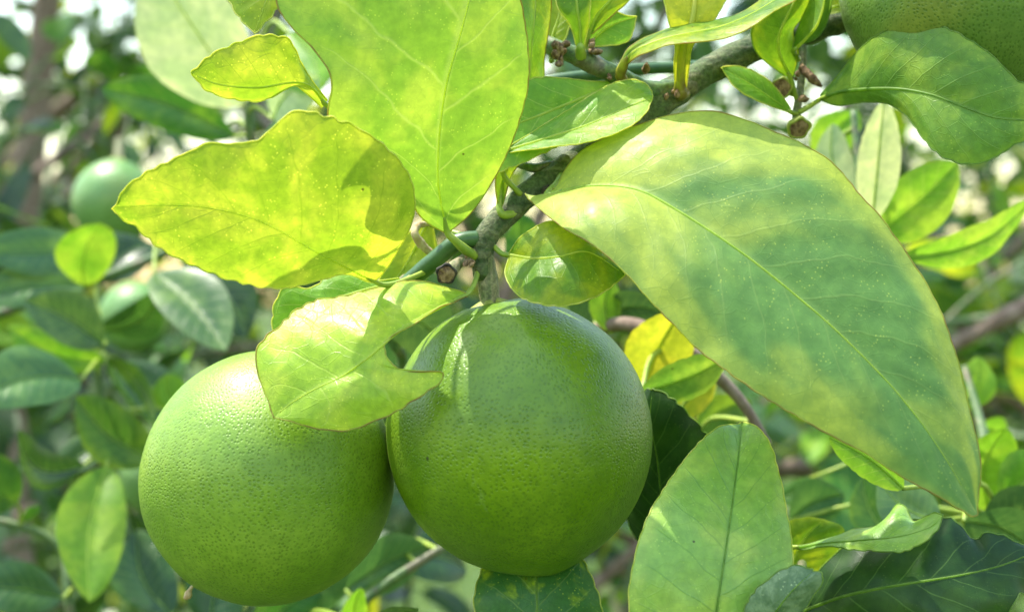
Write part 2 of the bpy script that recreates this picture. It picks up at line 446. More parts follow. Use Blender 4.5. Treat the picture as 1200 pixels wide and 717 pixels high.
# ------------------------------------------------------------------ leaves
def sheet(mid, le, ri, nu, nv, cup=0.12, crisp=0.0005, wav=0.0006, nveins=8, seed=0.0, pucker=0.00025):
    """blade as a curved sheet between the two margins; arrays of nu points each; returns verts, faces, uvs, margin loop"""
    n_all = []
    V, UV = [], []
    so_ = Vector((seed * 3.7, seed * 1.3, seed * 2.9))
    eL = np.concatenate([[0], np.cumsum(np.linalg.norm(np.diff(le, axis=0), axis=1))])
    eR = np.concatenate([[0], np.cumsum(np.linalg.norm(np.diff(ri, axis=0), axis=1))])
    for i in range(nu):
        u = i / (nu - 1)
        m_ = Vector(mid[i])
        tn = Vector(mid[min(i + 1, nu - 1)]) - Vector(mid[max(i - 1, 0)])
        cr = Vector(ri[i]) - Vector(le[i])
        N = cr.cross(tn)
        if N.length < 1e-12:
            N = Vector((0, -1, 0))
        N.normalize()
        if N.y > 0:
            N = -N
        for j in range(nv):
            v = -1 + 2 * j / (nv - 1)
            a = abs(v)
            e = Vector(le[i]) if v < 0 else Vector(ri[i])
            s_ = eL[i] if v < 0 else eR[i]
            half = e - m_
            hl = half.length
            p = m_ + half * a
            p += N * (cup * hl * a * (1 - a) * 2.2)
            ph = (u - 0.26 * a + 0.06 * a * a) * nveins + (0.45 if v > 0 else 0)
            p += N * (min(pucker, hl * 0.010) * math.cos(2 * math.pi * ph) * math.sin(math.pi * min(1, a * 1.05)) * math.sin(math.pi * u) ** 0.5)
            p += N * (wav * (noise.noise((p + so_) * 55) + 0.45 * noise.noise((p + so_) * 130)) * (0.35 + 0.65 * a))
            if crisp and a > 0.6 and hl > 1e-5:
                k = 0.30 + 0.25 * noise.noise(Vector((seed, s_ * 90, 0)))
                sc_ = abs(math.sin(math.pi * s_ / 0.0046 + 2.2 * noise.noise(Vector((s_ * 160, seed, 1)))))
                amt = crisp * (sc_ - 0.5) * min(1, max(0, (u - 0.12) * 3)) * (0.4 + 2 * k)
                p += half.normalized() * amt * ((a - 0.6) / 0.4) ** 2
                p += N * (crisp * 0.8 * noise.noise(Vector((s_ * 120, seed * 2, 5))) * ((a - 0.6) / 0.4))
            V.append(p)
            UV.append((u, 0.5 + 0.5 * v))
    F = []
    for i in range(nu - 1):
        for j in range(nv - 1):
            F.append((i * nv + j, i * nv + j + 1, (i + 1) * nv + j + 1, (i + 1) * nv + j))
    loop = [V[i * nv] for i in range(nu)] + [V[i * nv + nv - 1] for i in range(nu - 1, -1, -1)]
    rib = [V[i * nv + nv // 2] for i in range(nu)]
    return V, F, UV, loop, rib


def hero_leaf(parent, mat, mid, L, R, dm, dl=None, dr=None, petiole=None, label=None, edge='edge_y', ribm='rib_y', rib=0.00055, cup=0.12,
              crisp=0.0005, wav=0.0007, nu=64, nv=25, idx=False, nveins=8, edge_r=0.00020, pm='petiole', prad=(0.0008, 0.0007), pucker=0.00025):
    """a leaf drawn by its midrib and both margins in photograph pixels, with distances (cm) along each"""
    dl = dl or dm
    dr = dr or dl

    def curve(px, ds):
        dd = np.interp(np.linspace(0, 1, len(px)), np.linspace(0, 1, len(ds)), ds)
        return catmull([P(x, y, d) for (x, y), d in zip(px, dd)], nu, by_index=idx)
    m_, l_, r_ = curve(mid, dm), curve(L, dl), curve(R, dr)
    hero_leaf.k += 1.0
    V, F, UV, loop, ribp = sheet(m_, l_, r_, nu, nv, cup, crisp, wav, nveins, hero_leaf.k, pucker)
    o = mesh_obj('leaf', V, F, M[mat], parent, origin=m_[0], uvs=UV)
    if label:
        o['label'] = label
    if edge:
        step = 1
        VV, FF = tube_geo(loop[::step], [edge_r] * len(loop[::step]), 5, n=len(loop) * 2)
        mesh_obj('margin', VV, FF, M[edge], o, origin=m_[0])
    if rib:
        rp = [Vector(q) for q in ribp[:int(nu * 0.97)]]
        rr = np.linspace(rib, rib * 0.22, len(rp))
        VV, FF = tube_geo(rp[::3], rr[::3], 7, n=len(rp))
        mesh_obj('midrib', VV, FF, M[ribm], o, origin=m_[0])
    if petiole:
        pts = [P(*q) for q in petiole] + [Vector(m_[0]), Vector(m_[3])]
        n_ = len(pts)
        tube('petiole', pts, list(np.linspace(prad[0], prad[1], n_ - 1)) + [rib or prad[1] * 0.6], M[pm], o, 8, lump=0.08, lump_scale=300)
    return o


hero_leaf.k = 0.0


def soft_leaf(parent, mat, base, tip, wpx, d0, d1, bend=0.12, roll=0.0, fold=0.18, sag=0.0, stem=None, label=None, fat=0.45, nu=22, nv=9, rib=True):
    """a leaf standing out of focus: base and tip in pixels with their distances, width in pixels"""
    b = P(base[0], base[1], d0)
    t = P(tip[0], tip[1], d1)
    ax = t - b
    ln = ax.length
    ax.normalize()
    view = (b + t) * 0.5 - Vector((0, 0, CAM_Z))
    side = ax.cross(view.normalized()).normalized()
    nor = side.cross(ax).normalized()
    if nor.y > 0:
        nor = -nor
    half = wpx * S * (FOCUS + (d0 + d1) * 0.005) * 0.5
    side_r = side * math.cos(roll) + nor * math.sin(roll)
    nor_r = nor * math.cos(roll) - side * math.sin(roll)
    half /= max(0.25, abs(math.cos(roll)))
    m_, l_, r_ = [], [], []
    for i in range(nu):
        u = i / (nu - 1)
        c = b + ax * (ln * u) + side * (bend * ln * math.sin(math.pi * u)) + nor_r * (sag * ln * math.sin(math.pi * u))
        k = fat
        pr_ = (u ** (0.75)) * ((1 - u) ** (0.55 + 0.4 * (1 - k)))
        pk = (0.75 / (1.3 + 0.4 * (1 - k))) ** 0.75 * ((0.55 + .4 * (1 - k)) / (1.3 + .4 * (1 - k))) ** (0.55 + .4 * (1 - k))
        h = half * pr_ / pk + 0.0002
        m_.append(c)
        l_.append(c - side_r * h + nor_r * (fold * h))
        r_.append(c + side_r * h + nor_r * (fold * h))
    hero_leaf.k += 1.0
    V, F, UV, loop, ribp = sheet(np.array(m_), np.array(l_), np.array(r_), nu, nv, 0.15, 0.0004, 0.0012, 8, hero_leaf.k, 0.0003)
    o = mesh_obj('leaf', V, F, M[mat], parent, origin=b, uvs=UV)
    if label:
        o['label'] = label
    if rib:
        VV, FF = tube_geo([Vector(q) for q in ribp[::3]], np.linspace(0.0005, 0.00015, len(ribp[::3])), 5)
        mesh_obj('midrib', VV, FF, M['rib_l'] if mat not in ('b_dark', 'b_blue', 'b_green') else M['rib_g'], o, origin=b)
    if stem is not None:      # petiole running back to the nearest point of the stem
        q = min(stem, key=lambda s_: (s_ - b).length)
        midp = (b + q) * 0.5 + Vector((0, 0, 0.12 * (b - q).length)) - ax * 0.08 * (b - q).length
        tube('petiole', [q, midp, b], [0.0011, 0.0009, 0.0007], M['petiole'], o, 6, 10)
    return o


# ------------------------------------------------------------------ ground and far surroundings
def ground_mat():
    g = NT('ground_grass')
    tc = g.n('TexCoord')
    v = tc.outputs['Object']
    n1 = g.noise(v, 1.1, 5, 0.6).outputs[0]
    n2 = g.noise(v, 14, 5, 0.65).outputs[0]
    c = g.mix(g.ss(n2, 0.3, 0.7), (0.035, 0.075, 0.014), (0.075, 0.12, 0.025))
    c = g.mix(g.ss(n1, 0.52, 0.66), c, (0.10, 0.08, 0.05))
    bm = g.n('Bump', {'Strength': 0.8, 'Distance': 0.05, 'Height': n2})
    return g.out(g.n('BsdfPrincipled', {'Base Color': c, 'Roughness': 0.9, 'Normal': bm.outputs[0], 'Specular IOR Level': 0.2}).outputs[0])


gv, gf = [], []
gx = np.concatenate([-np.geomspace(400, 1, 24), np.linspace(-0.8, 0.8, 5), np.geomspace(1, 400, 24)])
for y in gx:
    for x in gx:
        gv.append((x, y + 3, 0.05 * noise.noise((x * 0.4, y * 0.4, 0)) + 0.0))
ng = len(gx)
for i in range(ng - 1):
    for j in range(ng - 1):
        gf.append((i * ng + j, i * ng + j + 1, (i + 1) * ng + j + 1, (i + 1) * ng + j))
go = mesh_obj('ground', gv, gf, ground_mat(), None, origin=(0, 0, 0))
go['kind'] = 'structure'


def grass():
    n = 26000
    y = 2.0 + 16 * rng.random(n) ** 1.4
    x = (rng.random(n) - 0.5) * (2.0 + y * 1.0)
    h = 0.05 + 0.10 * rng.random(n)
    an = rng.random(n) * 6.283
    lean = (rng.random((n, 2)) - 0.5) * 0.12
    wv = np.stack([np.cos(an), np.sin(an)], 1) * 0.006
    z0 = np.zeros(n)
    V = np.empty((n, 3, 3))
    V[:, 0] = np.stack([x - wv[:, 0], y - wv[:, 1], z0], 1)
    V[:, 1] = np.stack([x + wv[:, 0], y + wv[:, 1], z0], 1)
    V[:, 2] = np.stack([x + lean[:, 0], y + lean[:, 1], h], 1)
    F = np.arange(n * 3).reshape(n, 3)
    g = NT('grass_blades')
    ge = g.n('NewGeometry')
    c = g.mix(ge.outputs['Random Per Island'], (0.07, 0.16, 0.02), (0.26, 0.33, 0.06))
    a = g.n('BsdfDiffuse', {'Color': c})
    b = g.n('BsdfTranslucent', {'Color': c})
    mt = g.out(g.n('MixShader', {0: 0.35, 1: a.outputs[0], 2: b.outputs[0]}).outputs[0])
    o = mesh_obj('grass', V.reshape(-1, 3), F.tolist(), mt, None, origin=(0, 2, 0), smooth=False)
    o['kind'] = 'stuff'
    o['label'] = 'sunlit pale green grass glimpsed low down between the blurred leaves'
    o['category'] = 'grass'


grass()

g = NT('far_leaves')
ge = g.n('NewGeometry')
ri = ge.outputs['Random Per Island']
c = g.mix(g.ss(ri, 0.0, 0.8), (0.013, 0.045, 0.008), (0.07, 0.14, 0.018))
c = g.mix(g.ss(ri, 0.86, 0.96), c, (0.36, 0.42, 0.04))
pr = g.n('BsdfPrincipled', {'Base Color': c, 'Roughness': 0.38})
tr = g.n('BsdfTranslucent', {'Color': g.mix(1.0, c, (1.6, 1.6, 0.7), 'MULTIPLY')})
M['far'] = g.out(g.n('MixShader', {0: 0.33, 1: pr.outputs[0], 2: tr.outputs[0]}).outputs[0])


def leaf_cloud(centers, radius, per, size):
    """many small folded leaves round the given twig ends"""
    n = len(centers) * per
    c = np.repeat(np.array(centers), per, 0) + rng.normal(size=(n, 3)) * radius * np.array([1, 1, 0.7])
    ax = rng.normal(size=(n, 3))
    ax[:, 2] -= 0.5
    ax /= np.linalg.norm(ax, axis=1)[:, None]
    sd = np.cross(ax, rng.normal(size=(n, 3)))
    sd /= np.linalg.norm(sd, axis=1)[:, None]
    nr = np.cross(ax, sd)
    L = size * (0.6 + 0.8 * rng.random(n))[:, None]
    W = L * (0.20 + 0.10 * rng.random((n, 1)))
    V = np.empty((n, 7, 3))
    V[:, 0] = c
    V[:, 1] = c + ax * L * 0.30 + sd * W * 0.85 + nr * W * 0.25
    V[:, 2] = c + ax * L * 0.65 + sd * W * 0.9 + nr * W * 0.25
    V[:, 3] = c + ax * L - nr * L * 0.08
    V[:, 4] = c + ax * L * 0.65 - sd * W * 0.9 + nr * W * 0.25
    V[:, 5] = c + ax * L * 0.30 - sd * W * 0.85 + nr * W * 0.25
    V[:, 6] = c + ax * L * 0.5
    b = (np.arange(n) * 7)[:, None]
    F = np.concatenate([b + np.array([0, 1, 6]), b + np.array([1, 2, 6]), b + np.array([2, 3, 6]), b + np.array([3, 4, 6]), b + np.array([4, 5, 6]), b + np.array([5, 0, 6])], 1).reshape(-1, 3)
    return V.reshape(-1, 3), F.tolist()


def far_tree(name, base, h, spread, label, nl, clumps, per, leaf, keep=None):
    t = empty(name, base, label, 'tree', 'fruit trees standing further back')
    b = Vector(base)
    th = 0.4 if keep else 1.0
    top = b + Vector((0.1, 0.0, h * (0.55 if not keep else 0.78)))
    tube('trunk', [b, b + Vector((0.05, 0.02, h * 0.22)), b + Vector((-0.03, 0, h * 0.4)), top], [0.09 * th, 0.075 * th, 0.06 * th, 0.035 * th], M['bark_brown'], t, 10, lump=0.15, lump_scale=12)
    ends = []
    for i in range(nl):
        a = 6.283 * i / nl + random.uniform(-0.3, 0.3)
        z0 = h * (random.uniform(0.16, 0.5) if not keep else random.uniform(0.62, 0.75))
        r = spread * random.uniform(0.7, 1.0)
        p0 = b + Vector((0, 0, z0))
        p1 = p0 + Vector((math.cos(a) * r * 0.45, math.sin(a) * r * 0.45, h * 0.18))
        p2 = p0 + Vector((math.cos(a + 0.2) * r, math.sin(a + 0.2) * r, h * random.uniform(0.05, 0.42)))
        tube('limb', [p0, p1, p2], [0.04, 0.025, 0.008], M['bark_brown'], t, 7, lump=0.15, lump_scale=20)
        ends.append((p0, p1, p2))
    C = []
    while len(C) < clumps:
        p0, p1, p2 = random.choice(ends)
        q = p1.lerp(p2, random.random()) + Vector((random.gauss(0, 1), random.gauss(0, 1), random.gauss(0, 1))) * spread * 0.28
        if q.z < 0.25:
            continue
        if keep and not keep(q):
            continue
        if not keep and q.z > 1.7 and noise.noise(q * 6) + 0.5 * noise.noise(q * 15) > 0.03:
            continue
        C.append(q)
    V, F = leaf_cloud(C, leaf * 1.1, per, leaf)
    o = mesh_obj('crown', V, F, M['far'], t, origin=top, smooth=True)
    o['kind'] = 'stuff'
    return t


far_tree('citrus_tree', (-0.66, 1.95, 0), 3.3, 1.0, 'citrus tree added for shade, with a slim brown trunk left of the small pale lime', 8, 320, 12, 0.075, lambda q: q.z > 1.54 + 0.21 * q.y and q.y > 1.3 and q.x < 0.75)  # tree added as shade caster; crown kept above the view over the background leaves
far_tree('citrus_tree', (-1.45, 3.5, 0), 3.0, 1.15, 'bushy citrus tree far behind the small pale lime, sky sparkling through its crown', 11, 700, 12, 0.07)
far_tree('citrus_tree', (0.35, 4.3, 0), 3.2, 1.3, 'citrus tree far behind the brown forked branch, mostly hidden by the big leaves', 9, 480, 12, 0.07)
far_tree('citrus_tree', (2.3, 4.9, 0), 2.7, 1.3, 'sunlit citrus tree at the right edge below the patch of white sky', 9, 520, 12, 0.07)
far_tree('citrus_tree', (-3.4, 6.2, 0), 3.4, 1.7, 'farthest citrus tree at the left edge of the view', 10, 480, 12, 0.075)

# ------------------------------------------------------------------ blurred shoots further back
def leaf_proto(mat, ln, wd, bend, fold):
    nu, nv = 12, 5
    m_, l_, r_ = [], [], []
    for i in range(nu):
        u = i / (nu - 1)
        c_ = Vector((0, ln * u, -bend * ln * u * u))
        h = wd * 0.5 * (u ** 0.7 * (1 - u) ** 0.6) / 0.44 + 0.0006
        m_.append(c_)
        l_.append(c_ + Vector((-h, 0, fold * h)))
        r_.append(c_ + Vector((h, 0, fold * h)))
    hero_leaf.k += 1
    V, F, UV, _, _ = sheet(np.array(m_), np.array(l_), np.array(r_), nu, nv, 0.1, 0, 0.002, 8, hero_leaf.k, 0.0)
    base = len(V)
    for (x, z) in ((-0.0008, 0), (0.0008, 0), (0, 0.0014)):      # its petiole
        V.append(Vector((x, -0.013, z + 0.001)))
        V.append(Vector((x, 0.004, z)))
        UV += [(0, 0.5), (0.02, 0.5)]
    F += [(base, base + 1, base + 3, base + 2), (base + 2, base + 3, base + 5, base + 4), (base + 4, base + 5, base + 1, base)]
    me = bpy.data.meshes.new('leaf')
    me.from_pydata([tuple(v) for v in V], [], F)
    lay = me.uv_layers.new(name='leaf')
    idx = np.empty(len(me.loops), np.int32)
    me.loops.foreach_get('vertex_index', idx)
    lay.data.foreach_set('uv', np.array(UV, np.float32)[idx].ravel())
    me.polygons.foreach_set('use_smooth', np.ones(len(me.polygons), bool))
    me.materials.append(M[mat])
    return me


PROTO = {k: [leaf_proto(k, 0.062 * f, 0.030 * f * g_, b_, fo) for f, g_, b_, fo in ((1, 1, .15, .2), (.8, 1.15, .3, .35), (1.15, .85, .05, .1), (.65, 1.1, .4, .25))]
         for k in ('b_blue', 'b_green', 'b_dark', 'b_yellow', 'b_pale', 'b_lime')}


def bough(start, way, nt, per, mats, label, tl=0.22, rad=0.006, bark='bark_brown', seed=1):
    """a branch with side twigs and separate leaves; start and way are (px,py,cm)"""
    R = random.Random(seed)
    pts = [P(*start)] + [P(*q) for q in way]
    t = empty('leafy_branch', pts[0], label, 'branch', 'blurred leafy branches behind the fruit')
    tube('stem', pts, np.linspace(rad, rad * 0.4, len(pts)), M[bark], t, 8, lump=0.12, lump_scale=40)
    cv = catmull(pts, 60)
    for k in range(nt):
        i = int(4 + 54 * (k + R.random()) / nt)
        p0 = Vector(cv[min(59, i)])
        dr = Vector((R.gauss(0, 1), R.gauss(0, 0.7), R.gauss(0.1, 0.8))).normalized()
        p1 = p0 + dr * tl * 0.5 + Vector((0, 0, tl * 0.05))
        p2 = p0 + dr * tl * R.uniform(0.8, 1.2) + Vector((0, 0, -tl * 0.18))
        tw = tube('twig', [p0, p1, p2], [rad * 0.4, 0.0016, 0.0009], M['twig'], t, 6, 12)
        tv = catmull([p0, p1, p2], 20)
        for j in range(per):
            q = Vector(tv[min(19, int(3 + 17 * (j + R.random() * .6) / per))])
            ld = (dr * 0.5 + Vector((R.gauss(0, .8), R.gauss(0, .8), R.gauss(-0.35, .6)))).normalized()
            upv = Vector((R.gauss(0, .45), R.gauss(-.15, .45), 1)).normalized()
            xs = ld.cross(upv).normalized()
            up2 = xs.cross(ld)
            rot = Matrix((xs, ld, up2)).transposed().to_4x4()
            ob_ = bpy.data.objects.new('leaf', R.choice(PROTO[R.choices(list(mats), list(mats.values()))[0]]))
            COL.objects.link(ob_)
            ob_.parent = t
            ob_.matrix_parent_inverse = Matrix.Identity(4)
            s_ = R.uniform(0.75, 1.2)
            ob_.matrix_basis = Matrix.Translation(q + ld * 0.013 - pts[0]) @ rot @ Matrix.Scale(s_, 4)
    return t


DK = {'b_dark': 5, 'b_green': 3, 'b_blue': 3, 'b_yellow': 1}
MX = {'b_green': 4, 'b_dark': 3, 'b_lime': 2, 'b_yellow': 1, 'b_blue': 1}
LT = {'b_green': 4, 'b_yellow': 2, 'b_lime': 3, 'b_pale': 1, 'b_dark': 2}
bough((-250, 330, 95), [(-60, 260, 95), (60, 190, 100), (170, 90, 110), (260, -60, 115)], 15, 8, DK, 'brown branch with dark leaves crossing the upper left corner among the sky sparkles', 0.24, 0.007, seed=11)
bough((-260, 520, 80), [(-80, 500, 80), (60, 440, 85), (200, 420, 90), (330, 400, 95)], 13, 9, DK, 'dark leafy branch level with the top of the pale green lime at left', 0.20, 0.007, seed=12)
bough((-240, 300, 55), [(-100, 330, 55), (30, 390, 56), (120, 470, 58), (190, 560, 60)], 10, 6, {'b_blue': 4, 'b_dark': 3, 'b_green': 3, 'b_lime': 1}, 'twiggy branch with blue green leaves down the left side above the bright grass', 0.13, 0.005, seed=31)
bough((-200, 760, 75), [(0, 620, 75), (95, 560, 80), (170, 480, 85)], 6, 5, DK, 'sparse branch of dark leaves in the lower left corner beside the bright grass', 0.18, 0.006, seed=13)
bough((150, 860, 70), [(250, 760, 70), (420, 690, 72), (560, 620, 78)], 12, 8, DK, 'shaded leafy branch seen under the gap between the two big limes', 0.18, 0.006, seed=14)
bough((560, 820, 80), [(680, 700, 80), (780, 620, 80), (900, 560, 85), (1000, 520, 90)], 12, 6, MX, 'leafy branch behind the soft light green leaf at lower centre', 0.19, 0.007, seed=15)
bough((800, 470, 85), [(880, 540, 85), (960, 545, 85), (1060, 520, 85), (1200, 470, 90)], 10, 5, MX, 'greyish knotty branch under the lower margin of the largest leaf', 0.18, 0.012, seed=16)
bough((1300, 330, 60), [(1200, 362, 62), (1120, 402, 64), (1040, 440, 68)], 5, 4, LT, 'bare pinkish brown branch slanting in from the right edge', 0.2, 0.0095, seed=17)
bough((1140, 520, 90), [(1128, 370, 90), (1100, 300, 90), (1080, 240, 95), (1030, 120, 100)], 11, 5, MX, 'forked brown branch with small leaves below the white sky at right', 0.2, 0.008, seed=18)
bough((1130, 380, 90), [(1160, 320, 92), (1195, 280, 95), (1260, 190, 100)], 9, 6, LT, 'thinner arm of branch with yellow green leaves at the right edge', 0.2, 0.006, seed=19)
bough((1330, 620, 80), [(1200, 480, 80), (1150, 476, 80), (1090, 520, 85)], 10, 6, LT, 'branch of bright yellow leaves right of the tip of the largest leaf', 0.17, 0.005, seed=20)
bough((560, 420, 105), [(660, 200, 105), (740, 90, 108), (820, -60, 112)], 12, 8, DK, 'leafy branch behind the joint where the twigs meet', 0.22, 0.008, seed=21)
bough((1000, 420, 110), [(980, 200, 110), (1010, 60, 112), (1040, -80, 115)], 10, 6, DK, 'leafy branch behind the hanging twig with brown buttons', 0.2, 0.007, seed=22)
bough((300, 330, 90), [(330, 200, 92), (300, 90, 95), (350, -60, 100)], 9, 6, MX, 'leafy branch behind the large yellow leaf and the small yellow leaf', 0.2, 0.006, seed=23)


# ------------------------------------------------------------------ limes
def lime(center, r, axis, peel, label, sq=1.0, nub=True, calyx=True, group=None, stalk=None, seg=96, neck=0.03):
    """fruit with its stem end along axis; r in metres"""
    c = Vector(center)
    ax = Vector(axis).normalized()
    t = empty('lime', c, label, 'lime', group)
    a = ax.orthogonal().normalized()
    b = ax.cross(a)
    V, F = [], []
    rows = seg // 2
    sd = random.uniform(0, 50)
    for i in range(rows + 1):
        th = math.pi * i / rows
        ct, st = math.cos(th), math.sin(th)
        rr = 1.0
        rr += neck * math.exp(-(th / 0.55) ** 2)              # shoulder towards the stalk
        rr -= 0.035 * math.exp(-(th / 0.13) ** 2)              # dimple at the stalk
        rr += 0.030 * math.exp(-((math.pi - th) / 0.20) ** 2)  # blossom end
        for k in range(seg):
            an = 2 * math.pi * k / seg
            d_ = ax * (ct * sq) + (a * math.cos(an) + b * math.sin(an)) * st
            q = rr * (1 + 0.020 * noise.noise(d_ * 1.4 + Vector((sd, 0, 0))) + 0.0035 * noise.noise(d_ * 5 + Vector((0, sd, 0))))
            V.append(c + d_ * r * q)
    for i in range(rows):
        for k in range(seg):
            k2 = (k + 1) % seg
            F.append((i * seg + k, (i + 1) * seg + k, (i + 1) * seg + k2, i * seg + k2))
    po = mesh_obj('peel', V, F, peel, t, origin=c)
    lay = po.data.uv_layers.new(name='pores')
    uvv = np.zeros((len(po.data.loops), 2), np.float32)
    vd = np.array([tuple(((q - c).normalized())) for q in V])
    for pl in po.data.polygons:       # cube projection, evenly spaced in angle
        idx = list(pl.vertices)
        ce = vd[idx].mean(0)
        k = int(np.argmax(np.abs(ce)))
        k1, k2 = (k + 1) % 3, (k + 2) % 3
        den = vd[idx][:, k]
        uvv[list(pl.loop_indices), 0] = np.arctan(vd[idx][:, k1] / den) + 3 * k + (10 if ce[k] > 0 else 0)
        uvv[list(pl.loop_indices), 1] = np.arctan(vd[idx][:, k2] / den)
    lay.data.foreach_set('uv', uvv.ravel())
    top = c + ax * r * sq * (1 + neck - 0.035)
    if calyx:       # five sepals round the stalk
        VV, FF = [top + ax * 0.0016], []
        for k in range(20):
            an = 2 * math.pi * k / 20
            rad = 0.0042 + 0.0016 * math.cos(5 * an)
            p = top + (a * math.cos(an) + b * math.sin(an)) * rad
            VV.append(p + ax * 0.0003)
            VV.append(top + (a * math.cos(an) + b * math.sin(an)) * rad * 0.55 + ax * 0.0014)
        for k in range(20):
            k2 = (k + 1) % 20
            FF.append((1 + 2 * k, 1 + 2 * k2, 2 + 2 * k2, 2 + 2 * k))
            FF.append((2 + 2 * k, 2 + 2 * k2, 0))
        mesh_obj('calyx', VV, FF, M['calyx'], t, origin=top)
    if stalk:
        tube('stalk', [Vector(top) - ax * 0.0005] + [Vector(q) for q in stalk], [0.0029] + [0.0030] * len(stalk), M['stalk'], t, 12, lump=0.12, lump_scale=200)
    if nub:         # dried rest of the flower
        bt = c - ax * r * sq * 1.028
        tube('dry_style', [bt + ax * 0.0006, bt - ax * 0.0012, bt - ax * 0.0026 + a * 0.0004, bt - ax * 0.0042 + a * 0.0003], [0.0005, 0.0006, 0.0011, 0.0006], M['drytip'], t, 9, 14, 0.35, 500)
    return t


peelA = peel_mat('peel_pale_green', (0.128, 0.240, 0.008), (0.200, 0.318, 0.024), (0.070, 0.140, 0.003), 26, 0.42, 0.3, 0.55)
peelB = peel_mat('peel_deep_green', (0.090, 0.180, 0.000), (0.150, 0.255, 0.003), (0.042, 0.110, 0.001), 25, 0.37, 0.9, 0.46, (0.14, 0.22, 0.02))
peelC = peel_mat('peel_shaded_olive', (0.09, 0.18, 0.025), (0.15, 0.24, 0.04), (0.05, 0.12, 0.008), 26, 0.4, 1.7, 0.7, (0.26, 0.24, 0.03))
peelD = peel_mat('peel_far_green', (0.10, 0.23, 0.05), (0.16, 0.29, 0.08), (0.06, 0.15, 0.02), 24, 0.38, 2.1, 0.4)

NODE = P(566, 300, 2.1)
cB = P(609, 511, 2.2)
rB = 156 * S * (FOCUS + 0.020)
lime(cB, rB, (-0.22, 0.0, 1.0), peelB, 'deep green lime hanging from the branch joint, in front at centre', 1.03, nub=False, stalk=[P(570, 322, 2.3), P(566, 296, 2.2)], neck=0.02)
cA = P(315, 559, 3.3)
rA = 147 * S * (FOCUS + 0.031)
lime(cA, rA, (0.57, 0.05, 0.82), peelA, 'paler lime with dry brown style, half under the notched leaf', 1.02, nub=True, stalk=[P(424, 395, 3.2), P(452, 356, 3.0), P(480, 330, 2.7)], neck=0.01)
cC = P(1136, -22, 3.6)
lime(cC, 149 * S * (FOCUS + 0.034), (0.12, 0.1, 1), peelC, 'shaded olive green lime cut off by the top edge at right', 1.02, nub=False, stalk=[P(1150, -190, 4.0), P(1160, -215, 4.5)])
FG = 'small blurred limes in the background'
lime(P(134, 236, 52), 49 * S * 0.88, (0.1, 0, 1), peelD, 'small blurred lime with a bright white top, beside the largest yellow leaf', 1.0, nub=False, group=FG, seg=48, stalk=[P(140, 165, 53)])
lime(P(158, 372, 48), 42 * S * 0.84, (-0.2, 0, 1), peelD, 'small blurred lime half hidden behind blue green leaves at left', 1.0, nub=False, group=FG, seg=48, stalk=[P(150, 310, 49)])
lime(P(188, 556, 34), 48 * S * 0.70, (0.1, 0, 1), peelD, 'blurred lime peeping out behind the left edge of the paler big lime', 1.0, nub=False, group=FG, seg=48, stalk=[P(192, 490, 35)])
lime(P(194, 434, 62), 24 * S * 0.98, (0.1, 0, 1), peelD, 'tiny blurred lime just above the paler big lime', 1.0, nub=False, group=FG, seg=40, stalk=[P(196, 400, 62)])
lime(P(218, 44, 120), 32 * S * 1.57, (0.1, 0, 1), peelD, 'blurred lime near the top edge behind the pale folded leaf', 1.0, nub=False, group=FG, seg=40, stalk=[P(222, -10, 120)])

# ------------------------------------------------------------------ the branch in focus
br = empty('lime_branch', P(560, 298, 2.2), 'lime branch in focus, grey green bark, carrying the big yellow and green leaves', 'branch')
main = [P(567, 326, 2.3), P(565, 305, 2.2), P(572, 275, 2.2), P(598, 246, 2.5), P(645, 208, 2.9), P(700, 172, 3.3), P(760, 128, 3.8), P(815, 92, 4.3), P(880, 58, 5.0), P(955, 34, 6.0), P(1010, 5, 6.6), P(1090, -110, 6.4), P(1170, -230, 5.0)]
tube('stem', main, [0.0028, 0.0030, 0.0035, 0.0036, 0.0036, 0.0038, 0.0047, 0.0042, 0.0042, 0.0040, 0.0038, 0.004, 0.004], M['bark'], br, 20, 120, 0.13, 190)
tube('twig', [P(812, 100, 4.1), P(765, 108, 3.7), P(720, 88, 3.3), P(680, 68, 3.2), P(640, 52, 3.4), P(590, 30, 4.0)], [0.0030, 0.0032, 0.0027, 0.0027, 0.0024, 0.0018], M['twig'], br, 16, 70, 0.16, 230)
tube('twig', [P(820, 78, 7.0), P(740, 82, 6.6), P(690, 89, 6.2), P(640, 96, 6.0), P(560, 112, 6.5)], [0.0019] * 5, M['twig_d'], br, 12, 40, 0.05, 150)
tube('twig', [P(560, 280, 2.1), P(536, 284, 2.0), P(508, 306, 2.2), P(478, 331, 2.7)], [0.0022, 0.0024, 0.0025, 0.0024], M['twig_d'], br, 14, 40, 0.06, 220)
tube('twig', [P(645, 193, 2.9), P(625, 197, 2.8), P(600, 190, 3.0)], [0.0014, 0.0013, 0.001], M['twig'], br, 9, 16, 0.1, 300)
tube('twig', [P(938, 38, 5.6), P(941, 70, 5.2), P(938, 100, 5.0), P(934, 128, 4.8), P(932, 142, 4.7)], [0.0012, 0.0011, 0.0011, 0.0012, 0.0011], M['stalk'], br, 12, 40, 0.1, 300)
# withered curled shoot beside the stub
tube('dead_shoot', [P(508, 300, 2.8), P(496, 288, 2.7), P(486, 274, 2.6), P(490, 264, 2.9), P(505, 262, 3.3)], [0.0009, 0.0013, 0.0012, 0.0011, 0.0006], M['drytip'], br, 10, 30, 0.25, 400)


